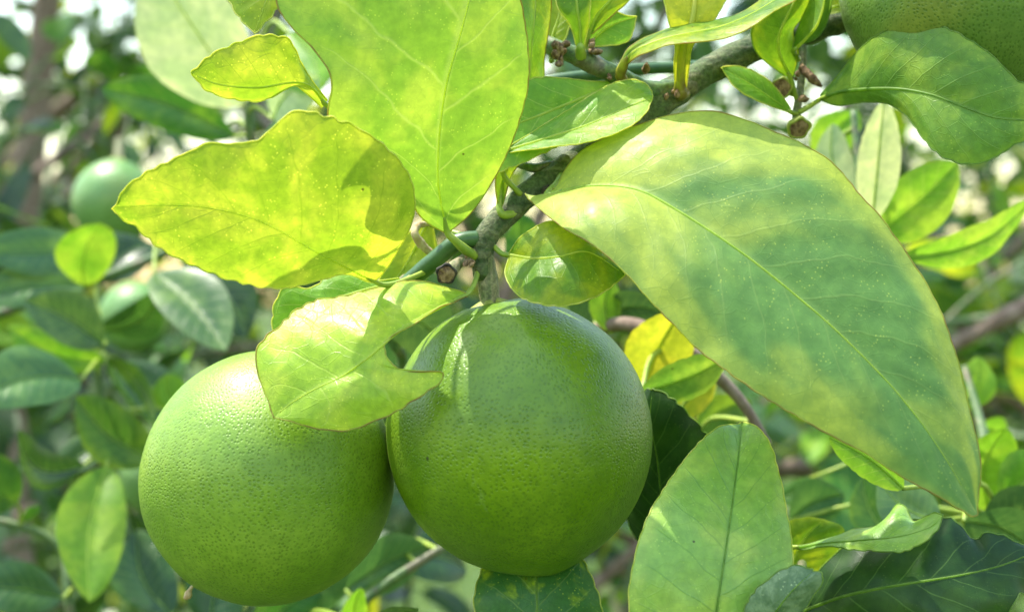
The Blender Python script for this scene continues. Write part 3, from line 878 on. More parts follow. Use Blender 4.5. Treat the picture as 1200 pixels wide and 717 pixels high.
def button(px, py, d, r, rim, face, nrm, label=None):
    """scar where a fruit came off: a lobed cup with a corky face"""
    c_ = P(px, py, d)
    n_ = Vector(nrm).normalized()
    a = n_.orthogonal().normalized()
    b = n_.cross(a)
    V, F = [], []
    prof = [(-0.95, 0.35), (-0.6, 0.8), (-0.15, 1.05), (0.12, 1.05), (0.2, 0.88), (0.05, 0.78)]
    for h, q in prof:
        for k in range(24):
            an = 2 * math.pi * k / 24
            qq = q * (1 + 0.09 * math.cos(5 * an) + 0.06 * noise.noise(Vector((math.cos(an) * 2, math.sin(an) * 2, px))))
            V.append(c_ + (a * math.cos(an) + b * math.sin(an)) * r * qq + n_ * h * r)
    for i in range(len(prof) - 1):
        for k in range(24):
            k2 = (k + 1) % 24
            F.append((i * 24 + k, i * 24 + k2, (i + 1) * 24 + k2, (i + 1) * 24 + k))
    o = mesh_obj('fruit_scar', V, F, M[rim], br, origin=c_)
    if label:
        o['label'] = label
    V, F = [c_ + n_ * r * 0.30], []
    for i, q in enumerate((0.3, 0.58, 0.84)):
        for k in range(24):
            an = 2 * math.pi * k / 24
            hh = 0.28 - 0.16 * q + 0.16 * noise.noise(Vector((math.cos(an) * q * 3, math.sin(an) * q * 3, py)))
            V.append(c_ + (a * math.cos(an) + b * math.sin(an)) * r * q + n_ * hh * r)
    for k in range(24):
        k2 = (k + 1) % 24
        F.append((0, 1 + k, 1 + k2))
        F.append((1 + k, 25 + k, 25 + k2, 1 + k2))
        F.append((25 + k, 49 + k, 49 + k2, 25 + k2))
    mesh_obj('cork_face', V, F, M[face], o, origin=c_)


button(523, 321, 1.1, 0.0027, 'rot', 'cork', (0.1, -1, -0.35), 'blackened scar with a corky brown face by the joint')
button(916, 103, 4.6, 0.0030, 'calyx', 'cork', (-0.25, -1, -0.3), 'upper brown scar with green rim on the hanging twig')
button(936, 150, 4.5, 0.0034, 'calyx', 'cork', (0.15, -0.9, -0.7), 'lower brown scar with green rim at the end of the hanging twig')
tube('pedicel', [P(937, 112, 4.9), P(926, 108, 5.0), P(918, 104, 4.9)], [0.001, 0.0012, 0.002], M['calyx'], br, 10)
tube('pedicel', [P(933, 132, 4.8), P(934, 140, 4.8), P(936, 149, 4.75)], [0.0012, 0.0016, 0.0024], M['calyx'], br, 10)
tube('pedicel', [P(556, 296, 2.0), P(540, 306, 1.8), P(526, 319, 1.4)], [0.0016, 0.0015, 0.0022], M['stalk'], br, 10)


def buds(px, py, d, n, spread, r0, mat='cork'):
    """a knot of scaly buds"""
    for k in range(n):
        q = P(px + random.gauss(0, spread), py + random.gauss(0, spread), d + random.uniform(-0.2, 0.2))
        dr = Vector((random.gauss(0, 0.5), -0.6, random.gauss(0.5, 0.5))).normalized()
        r = r0 * random.uniform(0.6, 1.2)
        tube('bud', [q - dr * r, q, q + dr * r * 1.1, q + dr * r * 1.9], [r * 0.6, r, r * 0.8, r * 0.15], M[mat], br, 8, 8, 0.3, 600)


buds(658, 56, 2.7, 7, 4, 0.0010)
buds(652, 72, 2.8, 7, 5, 0.0010)
buds(692, 58, 2.8, 5, 4, 0.0009)
buds(756, 82, 3.2, 2, 2, 0.0012)
buds(712, 88, 3.0, 5, 5, 0.0009)
buds(788, 112, 3.5, 4, 5, 0.0009)
buds(548, 308, 1.7, 4, 4, 0.0009)
buds(638, 228, 2.3, 3, 3, 0.0010, 'rot')
tube('thorn', [P(938, 78, 5.0), P(948, 88, 4.9), P(957, 97, 4.8), P(963, 102, 4.8)], [0.0010, 0.0013, 0.0011, 0.0004], M['cork'], br, 9, 16, 0.3, 500)
buds(930, 88, 4.8, 3, 3, 0.0008)
buds(941, 117, 4.6, 3, 2, 0.0011)

# --- the large leaves in focus (pixel outlines, distances in cm)
hero_leaf(br, 'broad', [(524, 272), (513, 205), (521, 110), (541, 35), (556, -25), (572, -90), (588, -150)],
          [(522, 273), (497, 258), (486, 243), (470, 205), (430, 172), (404, 157), (384, 138), (389, 95), (371, 62), (343, 33), (324, 0), (330, -60), (400, -125), (500, -155), (588, -150)],
          [(527, 271), (556, 245), (588, 193), (610, 135), (620, 82), (614, 22), (606, -20), (600, -80), (588, -150)],
          [1.2, 0.3, -0.6, -1.1, -1.2, -1.1, -1.0], [1.2, 0.7, 0.0, -1.0, -1.5, -1.6, -1.4, -1.2, -1.0], [1.2, 0.9, 0.2, -0.4, -0.7, -0.9, -1.0],
          petiole=[(556, 300, 2.0), (543, 291, 1.6), (532, 281, 1.3)], label='broad upright light green leaf with a clear yellow midrib', edge='edge_b', ribm='rib_t', nveins=6, crisp=0.0003, prad=(0.0015, 0.0009), rib=0.00034)
hero_leaf(br, 'lemon', [(438, 329), (402, 312), (368, 294), (300, 257), (225, 241), (134, 242)],
          [(440, 328), (468, 292), (485, 250), (481, 210), (455, 175), (420, 151), (385, 137), (345, 131), (322, 148), (300, 165), (270, 169), (240, 170), (200, 189), (165, 206), (145, 224), (133, 243)],
          [(437, 331), (410, 322), (378, 328), (330, 337), (280, 330), (230, 312), (190, 290), (160, 267), (142, 256), (133, 243)],
          [0.6, -0.6, -1.6, -2.2, -2.2, -1.9], [0.6, -1.3, -2.2, -2.8, -3.0, -2.8, -2.5, -1.9], [0.6, -0.7, -1.3, -1.5, -1.6, -1.9],
          petiole=[(500, 318, 2.3), (470, 330, 1.5), (450, 334, 0.9)], label='large bright yellow leaf with scalloped rim, pointing left', ribm='rib_t', crisp=0.0008, rib=0.00022, nveins=7)
hero_leaf(br, 'pale', [(640, 228), (690, 218), (745, 222), (800, 250), (860, 290), (920, 336), (985, 392), (1050, 458), (1100, 525), (1146, 603)],
          [(648, 224), (664, 198), (692, 172), (735, 152), (785, 136), (830, 131), (880, 143), (930, 165), (978, 193), (1012, 234), (1050, 280), (1085, 330), (1110, 388), (1130, 450), (1142, 500), (1149, 550), (1146, 603)],
          [(616, 229), (640, 251), (665, 270), (700, 291), (735, 321), (760, 350), (800, 391), (835, 423), (875, 452), (920, 480), (970, 508), (1015, 532), (1060, 560), (1105, 586), (1135, 603), (1146, 603)],
          [1.6, 0.9, 0.1, -0.6, -1.2, -1.7, -2.2, -2.6, -2.8, -2.8], [1.6, 1.8, 1.7, 1.2, 0.5, -0.2, -0.9, -1.6, -2.2, -2.8], [1.6, -0.4, -1.3, -1.8, -2.3, -2.7, -3.0, -3.1, -3.0, -2.8],
          petiole=[(660, 200, 2.9), (652, 214, 2.2)], label='largest leaf, pale and mottled yellow green, sweeping down to the right', edge='edge_b', ribm='rib_l', rib=0.0005, crisp=0.0003, nu=90, nv=35, nveins=13, wav=0.0010, cup=0.16)
hero_leaf(br, 'curl', [(545, 346), (505, 366), (468, 388), (446, 406), (430, 420), (402, 440), (368, 456), (340, 473), (321, 489)],
          [(545, 344), (510, 334), (470, 331), (436, 340), (404, 346), (365, 354), (332, 376), (300, 418), (321, 489)],
          [(546, 348), (510, 364), (474, 386), (449, 406), (470, 434), (521, 438), (478, 474), (400, 504), (321, 489)],
          [1.4, 0.4, -0.5, -0.9, -0.9, -0.8, -0.8, -0.8, -0.9], [1.4, 1.5, 1.3, 1.1, 0.9, 0.7, 0.3, -0.3, -0.9], [1.4, 0.3, -0.5, -0.9, -1.2, -1.3, -1.3, -1.1, -0.9],
          petiole=[(562, 312, 2.2), (556, 332, 1.8), (550, 342, 1.6)], label='glossy bitten leaf with a notch, lying over both big limes', ribm='rib_y', idx=True, rib=0.0005, crisp=0.0009, nveins=7, edge='edge_b')
hero_leaf(br, 'lemon', [(381, 122), (365, 103), (345, 97), (300, 103), (255, 99), (224, 86)],
          [(384, 118), (366, 95), (352, 72), (340, 48), (322, 42), (300, 43), (275, 52), (247, 65), (234, 76), (224, 85)],
          [(378, 127), (356, 107), (345, 101), (328, 109), (310, 117), (285, 118), (255, 112), (236, 102), (224, 86)],
          [0.9, 0.4, 0.0, -0.2, -0.3, -0.3], [0.9, 0.2, -0.4, -0.6, -0.5, -0.3], [0.9, 0.5, 0.2, 0.1, -0.1, -0.3],
          petiole=[(470, 160, 2.4), (420, 148, 1.9), (395, 133, 1.3)], label='small bright yellow green leaf above the large yellow leaf', crisp=0.0006, rib=0.0004, nveins=7)
hero_leaf(br, 'lemon', [(335, -70), (318, -15), (298, 40)], [(300, -70), (263, -30), (272, 8), (298, 40)], [(352, -60), (334, -12), (322, 14), (298, 40)],
          [1.0, 0.6, 0.4], [1.2, 0.8, 0.4], [0.8, 0.6, 0.4], label='yellow green leaf tip hanging in from the top edge', petiole=[(420, -140, 3), (370, -110, 2)], rib=0.0004)
hero_leaf(br, 'olive', [(585, 243), (588, 214), (602, 175), (617, 118), (623, 50), (628, -10), (630, -70)],
          [(583, 243), (580, 210), (590, 165), (600, 110), (606, 40), (612, -20), (630, -70)], [(588, 243), (600, 205), (622, 172), (634, 130), (638, 60), (645, -5), (630, -70)],
          [2.0, 2.2, 2.4, 2.4, 2.3, 2.6, 3.0], [2.0, 1.9, 2.0, 1.9, 1.8, 2.4, 3.0], [2.0, 2.6, 2.9, 3.1, 2.9, 3.0, 3.0],
          petiole=[(602, 250, 2.3), (590, 252, 2.0)], label='narrow olive leaf seen behind the broad upright leaf', edge='edge_b', prad=(0.0014, 0.0009), crisp=0.0002)
hero_leaf(br, 'lime', [(590, 178), (640, 163), (690, 146), (735, 126), (765, 112)],
          [(592, 174), (632, 152), (676, 122), (718, 98), (744, 94), (760, 102), (765, 112)], [(590, 180), (640, 174), (695, 165), (734, 151), (756, 134), (765, 112)],
          [1.4, 1.5, 1.7, 1.9, 2.0], [1.4, 2.0, 2.6, 2.8, 2.0], [1.4, 1.1, 1.1, 1.3, 2.0],
          petiole=[(610, 228, 2.3), (590, 205, 1.8)], label='light green leaf lying across the branch, tip to the right', edge='edge_y', nveins=7, crisp=0.0003)
hero_leaf(br, 'lime', [(722, 98), (680, 116), (620, 140), (560, 160), (500, 176)], [(722, 96), (690, 96), (630, 92), (560, 110), (500, 176)], [(722, 100), (696, 140), (640, 178), (560, 205), (500, 176)],
          [3.4, 2.8, 2.0, 1.35, 1.1], [3.4, 3.1, 2.4, 1.8, 1.1], [3.4, 2.8, 1.8, 0.95, 1.1], petiole=[(726, 92, 3.3)], label='bright green leaf behind the one lying across the branch', edge='edge_y')
hero_leaf(br, 'olive', [(597, 299), (625, 303), (655, 301), (690, 296), (732, 322)],
          [(597, 297), (612, 278), (640, 261), (668, 262), (700, 284), (732, 320)], [(597, 301), (592, 322), (606, 345), (632, 355), (666, 357), (702, 346), (732, 323)],
          [1.9, 1.0, 0.4, 0.3, 0.4], [1.9, 1.5, 1.2, 1.0, 0.4], [1.9, 0.8, -0.3, -0.3, 0.4],
          petiole=[(578, 288, 2.1), (588, 297, 1.9)], label='round dark olive leaf tucked under the largest leaf', edge='edge_y', crisp=0.0003)
hero_leaf(br, 'lime', [(470, 330), (420, 342), (375, 358), (320, 392)],
          [(468, 326), (440, 330), (414, 322), (386, 322), (366, 338), (334, 338), (321, 358), (319, 392)], [(472, 334), (430, 360), (380, 380), (345, 395), (320, 392)],
          [2.4, 2.0, 1.7, 1.6], [2.4, 2.3, 1.8, 1.6], [2.4, 1.4, 1.2, 1.6], petiole=[(500, 315, 2.4)], label='yellow green leaf mostly hidden behind the notched leaf', crisp=0.0006)
hero_leaf(br, 'lemon', [(500, 262), (482, 300), (462, 330), (440, 352)], [(496, 258), (462, 290), (448, 318), (440, 352)], [(508, 268), (512, 300), (494, 330), (440, 352)],
          [3.6, 3.6, 3.4, 3.3], petiole=[(540, 275, 2.8)], label='bright yellow leaf glimpsed behind the corky scar', crisp=0.0003)
hero_leaf(br, 'gold', [(797, 104), (798, 75), (802, 50), (812, 20), (815, -30), (812, -90)],
          [(791, 104), (790, 75), (791, 52), (783, 22), (778, -30), (812, -90)], [(804, 104), (808, 75), (813, 52), (842, 16), (856, -30), (812, -90)],
          [3.4, 3.0, 2.8, 2.6, 2.8, 3.4], label='golden leaf with a stout spotted winged petiole at the top edge', petiole=[(800, 108, 3.9), (798, 110, 3.5)], prad=(0.0024, 0.0018), pm='petiole_y', edge='edge_y', ribm='petiole_y', rib=0.0014, crisp=0.0002)
hero_leaf(br, 'olive', [(731, 76), (744, 60), (785, 44), (850, 30), (905, 2), (960, -40)],
          [(727, 72), (742, 53), (788, 33), (850, 21), (880, 6), (915, -20), (960, -40)], [(733, 78), (748, 66), (790, 52), (860, 42), (905, 16), (945, -12), (960, -40)],
          [2.6, 2.2, 1.9, 1.8, 2.2, 3.0], [2.6, 2.9, 3.3, 3.3, 3.2, 3.0], [2.6, 1.6, 0.9, 0.8, 1.6, 3.0], petiole=[(731, 96, 3.2), (727, 88, 2.9)], prad=(0.0016, 0.0014), pm='petiole_y',
          label='long narrow leaf with brown blotches seen edge on near the top', edge='edge_b', crisp=0.0003)
hero_leaf(br, 'lime', [(690, 52), (705, 38), (722, 28), (746, 20)], [(688, 48), (694, 20), (710, 10), (732, 18), (746, 20)], [(694, 55), (712, 54), (736, 48), (746, 20)],
          [3.3, 3.2, 3.2, 3.3], petiole=[(686, 62, 3.3)], label='small cupped pale green leaf on the upper twig', crisp=0.0002, edge='edge_y')
hero_leaf(br, 'olive', [(680, 56), (679, 30), (676, 5), (672, -60)], [(676, 56), (668, 30), (652, 5), (640, -60)], [(684, 56), (690, 28), (692, 2), (700, -60)],
          [2.7, 2.5, 2.4, 2.6], petiole=[(681, 66, 3.0)], label='olive leaf rising from the upper twig out of the picture', prad=(0.0018, 0.0013), crisp=0.0002, edge='edge_y')
hero_leaf(br, 'lemon', [(645, 62), (648, 40), (655, 18), (660, -20)], [(642, 60), (630, 40), (640, 10), (660, -20)], [(648, 62), (664, 42), (668, 12), (660, -20)],
          [3.8, 4.0, 4.2, 4.4], petiole=[(646, 72, 3.4)], label='little bright yellow leaf at the end of the upper twig', crisp=0.0002)
hero_leaf(br, 'olive', [(690, 40), (700, 18), (720, -5), (760, -60)], [(686, 38), (685, 12), (700, -20), (760, -60)], [(694, 40), (716, 20), (745, -10), (760, -60)],
          [2.9, 2.7, 2.6, 2.8], petiole=[(684, 60, 3.1)], label='brown blotched olive leaf at the top edge above the upper twig', edge='edge_b', crisp=0.0002)
hero_leaf(br, 'olive', [(926, 91), (913, 62), (914, 38), (926, 12), (940, -20), (960, -60)],
          [(920, 90), (890, 66), (880, 42), (886, 18), (898, -10), (960, -60)], [(930, 90), (936, 62), (930, 36), (946, 16), (966, -15), (960, -60)],
          [4.4, 3.8, 3.6, 3.6, 3.8, 4.2], [4.4, 4.2, 4.0, 3.8, 3.8, 4.2], [4.4, 4.2, 4.4, 4.4, 4.2, 4.2], petiole=[(934, 118, 4.9), (930, 104, 4.6)], label='yellow spotted leaf with a rolled rim above the brown scars', edge='edge_g', crisp=0.0002)
hero_leaf(br, 'mid', [(930, 60), (946, 44), (958, 28), (966, 0), (968, -40)], [(928, 62), (934, 36), (944, 12), (950, -10), (968, -40)], [(934, 54), (958, 44), (971, 22), (975, -5), (968, -40)],
          [3.9, 3.6, 3.4, 3.4, 3.6], [4.0, 4.2, 4.2, 4.0, 3.6], [3.9, 3.8, 3.9, 3.8, 3.6], label='rolled shiny half of leaf with a white rim at the top', petiole=[(936, 70, 4.8)], edge='edge_g', crisp=0.0002)
hero_leaf(br, 'lime', [(926, 131), (900, 113), (872, 95), (845, 80)], [(927, 128), (906, 100), (880, 83), (862, 78), (845, 80)], [(924, 132), (892, 121), (862, 104), (845, 80)],
          [4.4, 4.1, 4.0, 4.0], [4.4, 4.4, 4.3, 4.0], [4.4, 3.9, 3.8, 4.0], petiole=[(934, 134, 4.7)], label='small narrow green leaf pointing left from the hanging twig', crisp=0.0002, edge='edge_y', ribm='rib_l', rib=0.0003)
hero_leaf(br, 'mid', [(962, 116), (990, 107), (1045, 104), (1090, 111), (1130, 126), (1172, 139), (1240, 142)],
          [(961, 112), (984, 85), (1010, 55), (1040, 36), (1080, 30), (1110, 34), (1140, 50), (1165, 68), (1190, 92), (1218, 106), (1240, 140)],
          [(962, 118), (982, 124), (1010, 120), (1040, 122), (1062, 136), (1082, 162), (1102, 182), (1130, 192), (1160, 187), (1190, 170), (1240, 144)],
          [4.4, 3.2, 1.8, 0.9, 0.4, 0.2, 0.4], [4.4, 3.25, 1.65, 0.8, 0.4, 0.3, 0.4], [4.4, 3.15, 1.9, 0.9, 0.35, 0.1, 0.4], petiole=[(936, 132, 4.7), (950, 124, 4.6)],
          label='broad green leaf in front of the shaded lime at upper right', edge='edge_g', ribm='rib_g', rib=0.0006, crisp=0.0005, nveins=9)
hero_leaf(br, 'lemon', [(960, 12), (985, 6), (1020, -12), (1060, -50)], [(962, 6), (980, -20), (1020, -50), (1060, -50)], [(960, 18), (985, 14), (1016, 4), (1060, -50)],
          [5.6, 5.0, 4.8, 5.0], label='yellow leaf rim showing at the top edge beside the shaded lime', petiole=[(940, 25, 5.9)], crisp=0.0002)

# ------------------------------------------------------------------ lower shoots near the focus
lo = empty('leafy_shoot', P(820, 900, 1.0), 'upright shoot at bottom right carrying the soft light green leaf and dark glossy leaves', 'branch')
ls = [P(820, 900, 2.0), P(835, 800, 2.0), P(880, 745, 2.4), P(930, 715, 3.4), P(940, 660, 6.0)]
tube('stem', ls, [0.003, 0.0028, 0.0026, 0.002, 0.0014], M['twig'], lo, 10, 30, 0.1, 150)
hero_leaf(lo, 'soft', [(832, 790), (838, 730), (848, 660), (858, 590), (866, 530), (870, 495)],
          [(826, 790), (755, 780), (738, 712), (742, 660), (756, 612), (780, 570), (810, 530), (840, 504), (870, 494)], [(838, 790), (920, 770), (931, 700), (928, 640), (916, 572), (902, 522), (886, 500), (870, 494)],
          [-1.0, -1.8, -1.6, -0.7, 0.4, 1.4], [-1.0, -2.2, -1.8, -0.8, 0.4, 1.4], [-1.0, -1.4, -0.9, 0.0, 0.7, 1.4], petiole=[(834, 815, 2.0), (834, 800, 0.5)], label='soft light green upright leaf with a rounded tip at bottom', edge='edge_y', ribm='rib_g', rib=0.0004, crisp=0.0003, nveins=9, wav=0.0014, pucker=0.0005)
hero_leaf(lo, 'dark', [(770, 660), (775, 600), (770, 540), (762, 495), (765, 455)], [(765, 660), (735, 610), (735, 560), (742, 500), (752, 462), (765, 455)],
          [(775, 660), (800, 620), (830, 560), (833, 520), (812, 490), (790, 468), (765, 455)], [4.5, 4.2, 3.9, 3.9, 4.0], [4.5, 4.9, 5.0, 4.7, 4.0], [4.5, 3.7, 3.3, 3.4, 4.0],
          petiole=[(835, 800, 2.2), (800, 730, 3.6)], label='dark green toothed leaf standing behind the right side of the deep green lime', edge='edge_g', ribm='rib_g', crisp=0.0009, rib=0.0003)
hero_leaf(lo, 'dusty', [(893, 745), (910, 715), (930, 690), (953, 669)], [(888, 745), (872, 718), (886, 690), (915, 668), (938, 663), (953, 668)], [(898, 748), (925, 740), (945, 710), (960, 688), (964, 672), (953, 669)],
          [-1.8, -2.4, -2.6, -2.4], [-1.8, -2.0, -2.2, -2.4], [-1.8, -2.2, -2.4, -2.4], petiole=[(882, 748, 2.3)], label='small dusty dark leaf with a crinkled rim at the bottom edge', edge='edge_g', ribm='rib_g', crisp=0.0005, rib=0.0003)
hero_leaf(lo, 'dark', [(935, 718), (990, 698), (1060, 684), (1130, 673), (1180, 660), (1250, 630)],
          [(935, 714), (965, 660), (1010, 628), (1060, 612), (1105, 606), (1125, 618), (1140, 634), (1152, 626), (1175, 628), (1205, 640), (1250, 630)],
          [(935, 722), (980, 770), (1060, 780), (1130, 745), (1175, 722), (1192, 698), (1212, 688), (1250, 630)],
          [3.4, 2.2, 1.6, 1.5, 1.6, 2.0], [3.4, 2.8, 2.5, 2.2, 2.0, 2.0], [3.4, 1.8, 1.2, 1.2, 1.5, 2.0], petiole=[(930, 716, 3.4)], label='large dark glossy leaf with pale midrib filling the bottom right corner', edge='edge_g', ribm='rib_g', rib=0.0005, crisp=0.0009, nveins=7, wav=0.0022, pucker=0.0006)
hero_leaf(lo, 'soft', [(930, 641), (975, 636), (1020, 632), (1060, 628), (1090, 618), (1105, 604)],
          [(930, 639), (970, 632), (1000, 622), (1035, 614), (1052, 592), (1062, 596), (1072, 612), (1092, 602), (1105, 602)], [(930, 642), (975, 642), (1020, 644), (1055, 645), (1082, 634), (1098, 620), (1105, 605)],
          [3.0, 1.9, 1.0, 0.6, 0.4, 0.4], [3.0, 2.4, 1.9, 1.6, 1.1, 0.4], [3.0, 1.5, 0.5, 0.0, 0.1, 0.4], petiole=[(934, 690, 4.6), (922, 645, 3.4)], label='grey green curled leaf with a torn upturned rim, seen from the side', edge='edge_g', ribm='rib_g', rib=0.0004, crisp=0.0006, wav=0.0016)
hero_leaf(lo, 'olive', [(915, 690), (930, 655), (945, 628), (965, 608)], [(910, 690), (905, 650), (918, 615), (945, 606), (965, 608)], [(920, 690), (950, 680), (985, 640), (988, 618), (965, 608)],
          [6.6, 6.4, 6.3, 6.3], petiole=[(940, 665, 5.8)], label='olive leaf behind the stalk of the curled leaf', edge=None, crisp=0.0002)

bt = empty('leafy_shoot', P(640, 980, 3.0), 'short shoot with one dappled leaf below the deep green lime', 'branch')
tube('stem', [P(650, 980, 3), P(645, 900, 3), P(640, 830, 3)], [0.0026, 0.0022, 0.0016], M['twig'], bt, 10)
hero_leaf(bt, 'dappled', [(636, 820), (632, 760), (629, 700), (628, 640), (628, 590)], [(632, 820), (575, 790), (556, 720), (563, 672), (590, 620), (628, 590)],
          [(640, 820), (690, 790), (706, 720), (686, 662), (660, 620), (628, 590)], [2.8, 1.6, 1.6, 2.6, 4.5], [2.8, 2.0, 2.0, 3.2, 4.5], [2.8, 2.0, 2.0, 3.2, 4.5], petiole=[(640, 835, 3.0)], edge='edge_y', ribm='rib_g', rib=0.0004,
          label='dark leaf freckled with yellow, below the deep green lime')

# ------------------------------------------------------------------ blurred shoots with leaves one can tell apart
def shoot(label, pts, rads, mat='twig'):
    ps = [P(*q) for q in pts]
    t = empty('leafy_shoot', ps[0], label, 'branch', 'blurred shoots just behind the fruit')
    tube('stem', ps, rads, M[mat], t, 9, lump=0.1, lump_scale=80)
    return t, [Vector(q) for q in catmull(ps, 40)]


t, st = shoot('shoot with the large pale blurred leaf near the top left', [(430, 330, 26), (320, 200, 25), (292, 130, 24), (330, -60, 24)], [0.003, 0.0026, 0.0022, 0.0015])
soft_leaf(t, 'b_pale', (288, 124), (176, -45), 118, 24, 22, bend=0.0, roll=-0.5, fold=0.3, stem=st, label='large pale blurred leaf')
soft_leaf(t, 'b_green', (275, 160), (120, 105), 58, 27, 30, bend=-0.05, roll=-0.25, stem=st)
soft_leaf(t, 'b_lime', (340, 40), (372, 110), 90, 20, 18, roll=0.2, stem=st)
soft_leaf(t, 'b_pale', (320, 140), (375, 92), 60, 20, 18, roll=-0.3, stem=st)
soft_leaf(t, 'b_green', (300, 175), (395, 185), 70, 28, 26, roll=-0.3, stem=st)
soft_leaf(t, 'b_dark', (250, 165), (235, 240), 40, 30, 30, roll=-0.3, stem=st)

t, st = shoot('shoot of blue green leaves below the small pale lime', [(-140, 420, 34), (20, 360, 33), (110, 330, 32), (230, 280, 32), (300, 240, 32)], [0.003, 0.0028, 0.0025, 0.002, 0.0016])
soft_leaf(t, 'b_blue', (98, 290), (-22, 296), 56, 32, 28, bend=0.03, roll=0.35, stem=st)
soft_leaf(t, 'b_lime', (98, 335), (118, 262), 64, 30, 28, bend=0.10, roll=0.15, fat=0.9, stem=st, label='heart shaped bright green blurred leaf')
soft_leaf(t, 'b_blue', (100, 335), (-30, 350), 50, 31, 28, bend=-0.05, roll=0.4, stem=st)
soft_leaf(t, 'b_dark', (120, 330), (178, 285), 60, 34, 36, roll=-0.4, stem=st)
soft_leaf(t, 'b_blue', (180, 320), (265, 412), 72, 27, 24, bend=0.05, roll=-0.35, fold=0.4, stem=st, label='dark blurred leaf with a pale sheen, above the paler lime')
soft_leaf(t, 'b_dark', (215, 310), (290, 395), 70, 31, 30, roll=-0.2, stem=st)
soft_leaf(t, 'b_dark', (120, 385), (188, 340), 46, 30, 28, bend=-0.15, roll=0.4, stem=st)

t, st = shoot('shoot with the folded blue and yellow green leaf at the left', [(150, 640, 30), (125, 520, 30), (115, 440, 30), (105, 400, 30), (60, 340, 30)], [0.003, 0.0028, 0.0026, 0.0022, 0.0016])
soft_leaf(t, 'b_blue', (122, 404), (28, 352), 60, 26, 24, bend=-0.05, roll=0.3, fold=0.35, stem=st)
soft_leaf(t, 'b_lime', (124, 424), (10, 382), 44, 27, 27, bend=0.10, roll=-0.2, stem=st)
soft_leaf(t, 'b_lime', (40, 400), (-30, 345), 50, 34, 34, roll=0.2, stem=st)
soft_leaf(t, 'b_blue', (95, 445), (-30, 470), 72, 24, 20, bend=-0.1, roll=0.45, stem=st, label='big slaty blue green blurred leaf at the left edge')
soft_leaf(t, 'b_green', (182, 540), (88, 465), 66, 27, 25, bend=0.08, roll=0.3, stem=st)
soft_leaf(t, 'b_dark', (135, 425), (200, 500), 52, 33, 32, roll=-0.2, stem=st)
soft_leaf(t, 'b_green', (128, 420), (185, 500), 20, 28, 26, bend=0.12, roll=0.9, stem=st)
soft_leaf(t, 'b_dark', (98, 545), (22, 505), 44, 25, 22, bend=0.25, roll=0.3, stem=st)
soft_leaf(t, 'b_blue', (130, 500), (60, 555), 40, 28, 26, bend=0.05, roll=0.4, stem=st)
soft_leaf(t, 'b_lime', (125, 545), (105, 705), 78, 25, 21, bend=-0.06, roll=-0.15, fold=0.35, stem=st, label='hanging yellow green blurred leaf with a grey sheen along its middle')
soft_leaf(t, 'b_dark', (150, 600), (165, 700), 60, 31, 31, roll=0.2, stem=st)
soft_leaf(t, 'b_lime', (210, 480), (195, 438), 42, 28, 28, roll=0.2, stem=st)
soft_leaf(t, 'b_lime', (135, 520), (185, 590), 60, 38, 38, roll=-0.2, stem=st)

t, st = shoot('dark shoot rising in the bottom left corner', [(90, 800, 27), (80, 700, 27), (70, 640, 28), (20, 615, 28), (-60, 600, 28)], [0.0024, 0.0022, 0.0018, 0.0018, 0.0014])
soft_leaf(t, 'b_blue', (74, 700), (-40, 690), 60, 24, 22, bend=-0.05, roll=0.35, stem=st)
soft_leaf(t, 'b_green', (20, 590), (-40, 540), 80, 27, 26, roll=0.3, stem=st)
soft_leaf(t, 'b_green', (28, 612), (48, 592), 10, 28, 28, roll=0.3, stem=st)

t, st = shoot('shoot of shaded leaves beneath the two big limes', [(330, 860, 16), (370, 760, 16), (430, 700, 17), (520, 640, 18)], [0.0028, 0.0026, 0.0022, 0.0014])
soft_leaf(t, 'b_blue', (405, 690), (500, 640), 62, 17, 19, bend=0.05, roll=0.4, stem=st)
soft_leaf(t, 'b_blue', (360, 720), (430, 610), 80, 20, 20, roll=0.3, stem=st)
soft_leaf(t, 'b_dark', (470, 660), (548, 668), 60, 22, 24, roll=-0.3, stem=st)
soft_leaf(t, 'b_dark', (480, 640), (520, 590), 55, 24, 24, roll=-0.3, stem=st)
soft_leaf(t, 'b_lime', (425, 750), (422, 688), 30, 14, 13, roll=0.1, stem=st, label='small yellow blurred leaf tip at the bottom edge')
soft_leaf(t, 'b_green', (300, 760), (375, 690), 60, 18, 20, roll=0.2, stem=st)
soft_leaf(t, 'b_blue', (420, 760), (490, 712), 26, 6, 5, bend=0.1, roll=0.5, stem=st)
soft_leaf(t, 'b_dark', (250, 745), (275, 650), 70, 24, 26, roll=0.2, stem=st)
soft_leaf(t, 'b_dark', (200, 720), (160, 620), 70, 28, 30, roll=0.2, stem=st)

t, st = shoot('shoot of teal leaves in the gap above the notch of the bitten leaf', [(420, 330, 14), (460, 400, 14), (470, 430, 15), (440, 520, 16)], [0.0022, 0.002, 0.0018, 0.0014])
soft_leaf(t, 'b_blue', (440, 360), (530, 420), 70, 13, 15, roll=0.2, stem=st)
soft_leaf(t, 'b_blue', (470, 440), (500, 360), 60, 16, 16, roll=0.2, stem=st)

